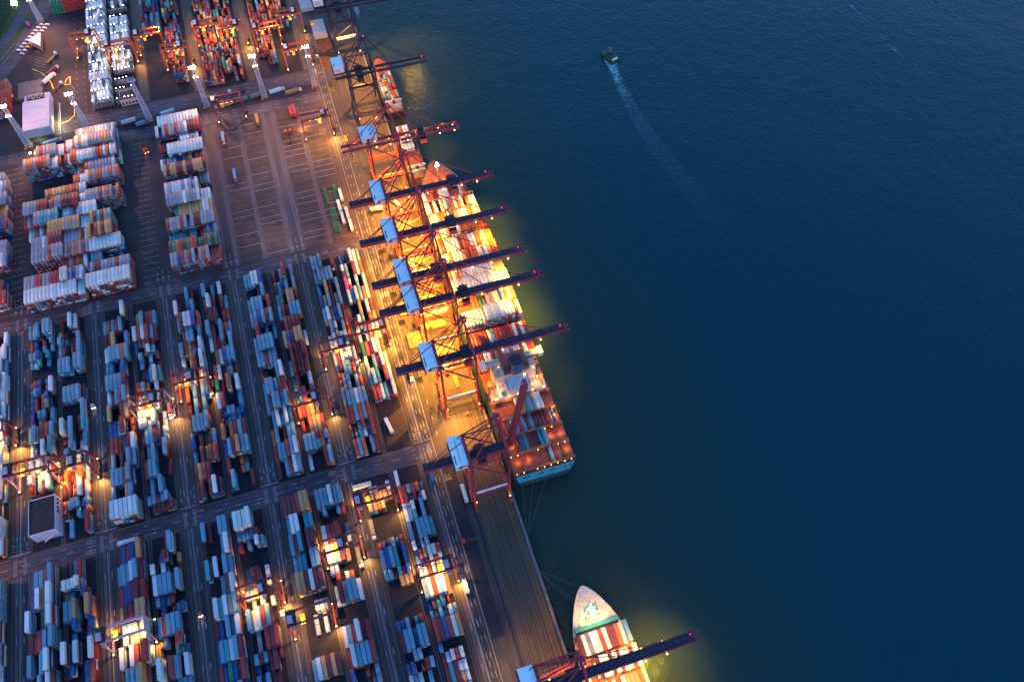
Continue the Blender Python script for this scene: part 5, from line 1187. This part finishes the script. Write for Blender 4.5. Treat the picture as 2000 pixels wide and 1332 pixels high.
# reefer racks with small lamps
M_rack = mat('rack_steel', (0.10, 0.10, 0.13), 0.6)
for xc, j0, j1 in ((-169.5, 0, 14), (-149.5, 0, 14)):
    for j in range(j0, j1):
        y = 650 + 13.4 * j - .9
        r_ = empty('reefer_rack', (xc, y, 0), 0, f"steel service rack with lamps, {ORD[j]} up in the {'west' if xc < -160 else 'east'} reefer block", 'rack', 'service racks between the reefers')
        b = MB(); hh = 10 if xc < -160 else 7.5
        for i in range(7): b.box(-8.4 + i * 2.76 - .1, -8.2 + i * 2.76 + .1, -.9, -.7, 0, hh); b.box(-8.4 + i * 2.76 - .1, -8.2 + i * 2.76 + .1, .7, .9, 0, hh)
        for z in np.arange(2.6, hh + .1, 2.6): b.box(-8.6, 8.5, -1.4, 1.4, z - .12, z)
        b.build('frame', M_rack, r_)
        b = MB()
        for i in range(5):
            if rnd.random() < .75: xx = -6.6 + i * 3.2; b.box(xx - .3, xx + .3, -.15, .15, hh + .5, hh + .8)
        b.build('rack_lamp', emit('rack_bulb', (1, .92, .85), 16), r_)
    for j in range(0, 13, 3): lamp('POINT', (xc, 656 + 13.4 * j, 15), 900, (1, .75, .6), size=1)
for (x, y) in ((-112, 720), (-62, 700), (-62, 745), (-12, 690), (-12, 740), (-87, 715), (-37, 722)): lamp('SPOT', (x, y, 26), 16000, (1, .48, .22), None, (x, y - 4, 0), 150, .8)
lamp('SPOT', (-203, 700, 22), 30000, (1, .42, .18), None, (-203, 690, 0), 150, .8)
lamp('SPOT', (-215, 780, 22), 9000, (1, .5, .35), None, (-215, 770, 0), 150, .8)

for y in (245, 430): lamp('SPOT', (-290, y, 35), 60000, PINK, None, (-270, y, 0), 155, 1)
# warm spots over the south end of the quay apron
lamp('SPOT', (60, 30, 30), 26000, (1, .45, .12), None, (45, 50, 0), 150, 1)
lamp('SPOT', (30, 95, 24), 12000, (1, .5, .2), None, (30, 85, 0), 150, 1)

# ------------------------------------------------------------------ turn the container records into objects
def unit(L, lite):
    b = MB(); w = CW / 2; l = L / 2; h = CH
    if lite:
        b.box(-w, w, -l, l, .02, h - .10)
        b.box(-w + .13, w - .13, -l + .13, l - .13, h - .10, h - .055)
    else:
        b.box(-w + .05, w - .05, -l + .05, l - .05, .12, h - .09)
        for sx in (-1, 1):
            for sy in (-1, 1): b.box(sx * (w - .08) - .08, sx * (w - .08) + .08, sy * (l - .09) - .09, sy * (l - .09) + .09, 0, h)
            b.box(sx * (w - .06) - .06, sx * (w - .06) + .06, -l + .18, l - .18, h - .16, h - .03); b.box(sx * (w - .06) - .06, sx * (w - .06) + .06, -l + .18, l - .18, 0, .16)
            n = int(L / .6)
            for k in range(n): y = -l + .5 + k * (L - 1) / (n - 1); b.box(sx * (w - .025) - .024, sx * (w - .025) + .024, y - .12, y + .12, .18, h - .18)
        for sy in (-1, 1): b.box(-w + .16, w - .16, sy * (l - .06) - .06, sy * (l - .06) + .06, h - .16, h - .03); b.box(-w + .16, w - .16, sy * (l - .06) - .06, sy * (l - .06) + .06, 0, .16)
        for x in (-.8, -.35, .35, .8): b.tube((x, -l + .02, .15), (x, -l + .02, h - .15), .035, 5)
        n = int(L / 1.5)
        for k in range(n): y = -l + .8 + k * (L - 1.6) / (n - 1); b.box(-w + .15, w - .15, y - .2, y + .2, h - .092, h - .06)
    return b
UN = {}
def uget(L, lite):
    k = (round(L, 1), lite)
    if k not in UN: UN[k] = unit(k[0], lite)
    return UN[k]
# the 300 that show largest in the frame
scored = []
for i, r in enumerate(REC):
    x, y, z, L, k, rgb, top, lab, ax = r
    if top is None: scored.append((1e9, i)); continue
    if not top or not lab: continue
    px, py = project((x, y, z + CH))
    if px < 6 or px > 1990 or py < 0 or py > 1318: continue
    if 20 < px - 0 and z > -100:
        a = project((x - CW / 2, y - L / 2, z + CH)); b_ = project((x + CW / 2, y - L / 2, z + CH)); d_ = project((x - CW / 2, y + L / 2, z + CH))
        area = abs((b_[0] - a[0]) * (d_[1] - a[1]) - (b_[1] - a[1]) * (d_[0] - a[0]))
        if lab and ('depot' in lab or 'north of' in lab): area *= .93
        scored.append((area, i))
scored.sort(reverse=True)
CHO = set(); seen = set()
for a_, i in scored:
    lb = REC[i][7]
    if lb in seen and REC[i][6] is not None: continue
    if len(CHO) >= 300: break
    seen.add(lb); CHO.add(i)
mcache = {}
def cmesh(L, rgb):
    q = tuple(round(v * 24) / 24 for v in rgb); key = (round(L, 1), q)
    if key in mcache: return mcache[key]
    u = uget(L, False); me = bpy.data.meshes.new('shipping_container'); me.from_pydata(u.v, [], u.f); me.materials.append(CPAINT)
    at = me.attributes.new('Col', 'FLOAT_COLOR', 'CORNER'); arr = np.empty((len(me.loops), 4), np.float32); arr[:, :3] = rgb; arr[:, 3] = 1
    at.data.foreach_set('color', arr.ravel()); mcache[key] = me; return me
LV, LFi, LC = [], [], []; off = 0; nst = 0
for i, r in enumerate(REC):
    x, y, z, L, k, rgb, top, lab, ax = r
    if i in CHO:
        o = bpy.data.objects.new('shipping_container', cmesh(L, rgb)); COL.objects.link(o)
        o.location = (x, y, z); o.rotation_euler = (0, 0, ax)
        if top is None and not lab.startswith('white box on'): lab = f"{CNAME.get(k, 'pale')} container riding on the " + lab.replace('carrying', 'with'); 
        w_ = lab.split(); lab = ' '.join(w_[:16])
        tag(o, lab, 'shipping container', 'shipping containers of the port'); continue
    u = uget(L, True); v = np.array(u.v, np.float32)
    if ax: c_, s_ = math.cos(ax), math.sin(ax); v = np.stack([v[:, 0] * c_ - v[:, 1] * s_, v[:, 0] * s_ + v[:, 1] * c_, v[:, 2]], 1)
    v = v + np.array([x, y, z], np.float32); LV.append(v); f = np.array(u.f, np.int32) + off; LFi.append(f); off += len(v)
    LC.append(np.tile(np.array([*rgb, 1], np.float32), (f.size, 1))); nst += 1
V = np.concatenate(LV); F = np.concatenate(LFi); Cc = np.concatenate(LC)
me = bpy.data.meshes.new('container_stacks')
me.vertices.add(len(V)); me.vertices.foreach_set('co', V.ravel())
me.loops.add(F.size); me.loops.foreach_set('vertex_index', F.ravel())
me.polygons.add(len(F)); me.polygons.foreach_set('loop_start', np.arange(0, F.size, 4, dtype=np.int32)); me.polygons.foreach_set('loop_total', np.full(len(F), 4, np.int32))
me.update(calc_edges=True); me.materials.append(CPAINT)
at = me.attributes.new('Col', 'FLOAT_COLOR', 'CORNER'); at.data.foreach_set('color', Cc.ravel())
o = bpy.data.objects.new('container_stacks', me); COL.objects.link(o)
tag(o, 'rest of the stacked shipping containers filling the port', 'shipping containers', kind='stuff')
print('containers', len(REC), 'individual', len(CHO), 'stuff', nst, 'lights', NL[0])
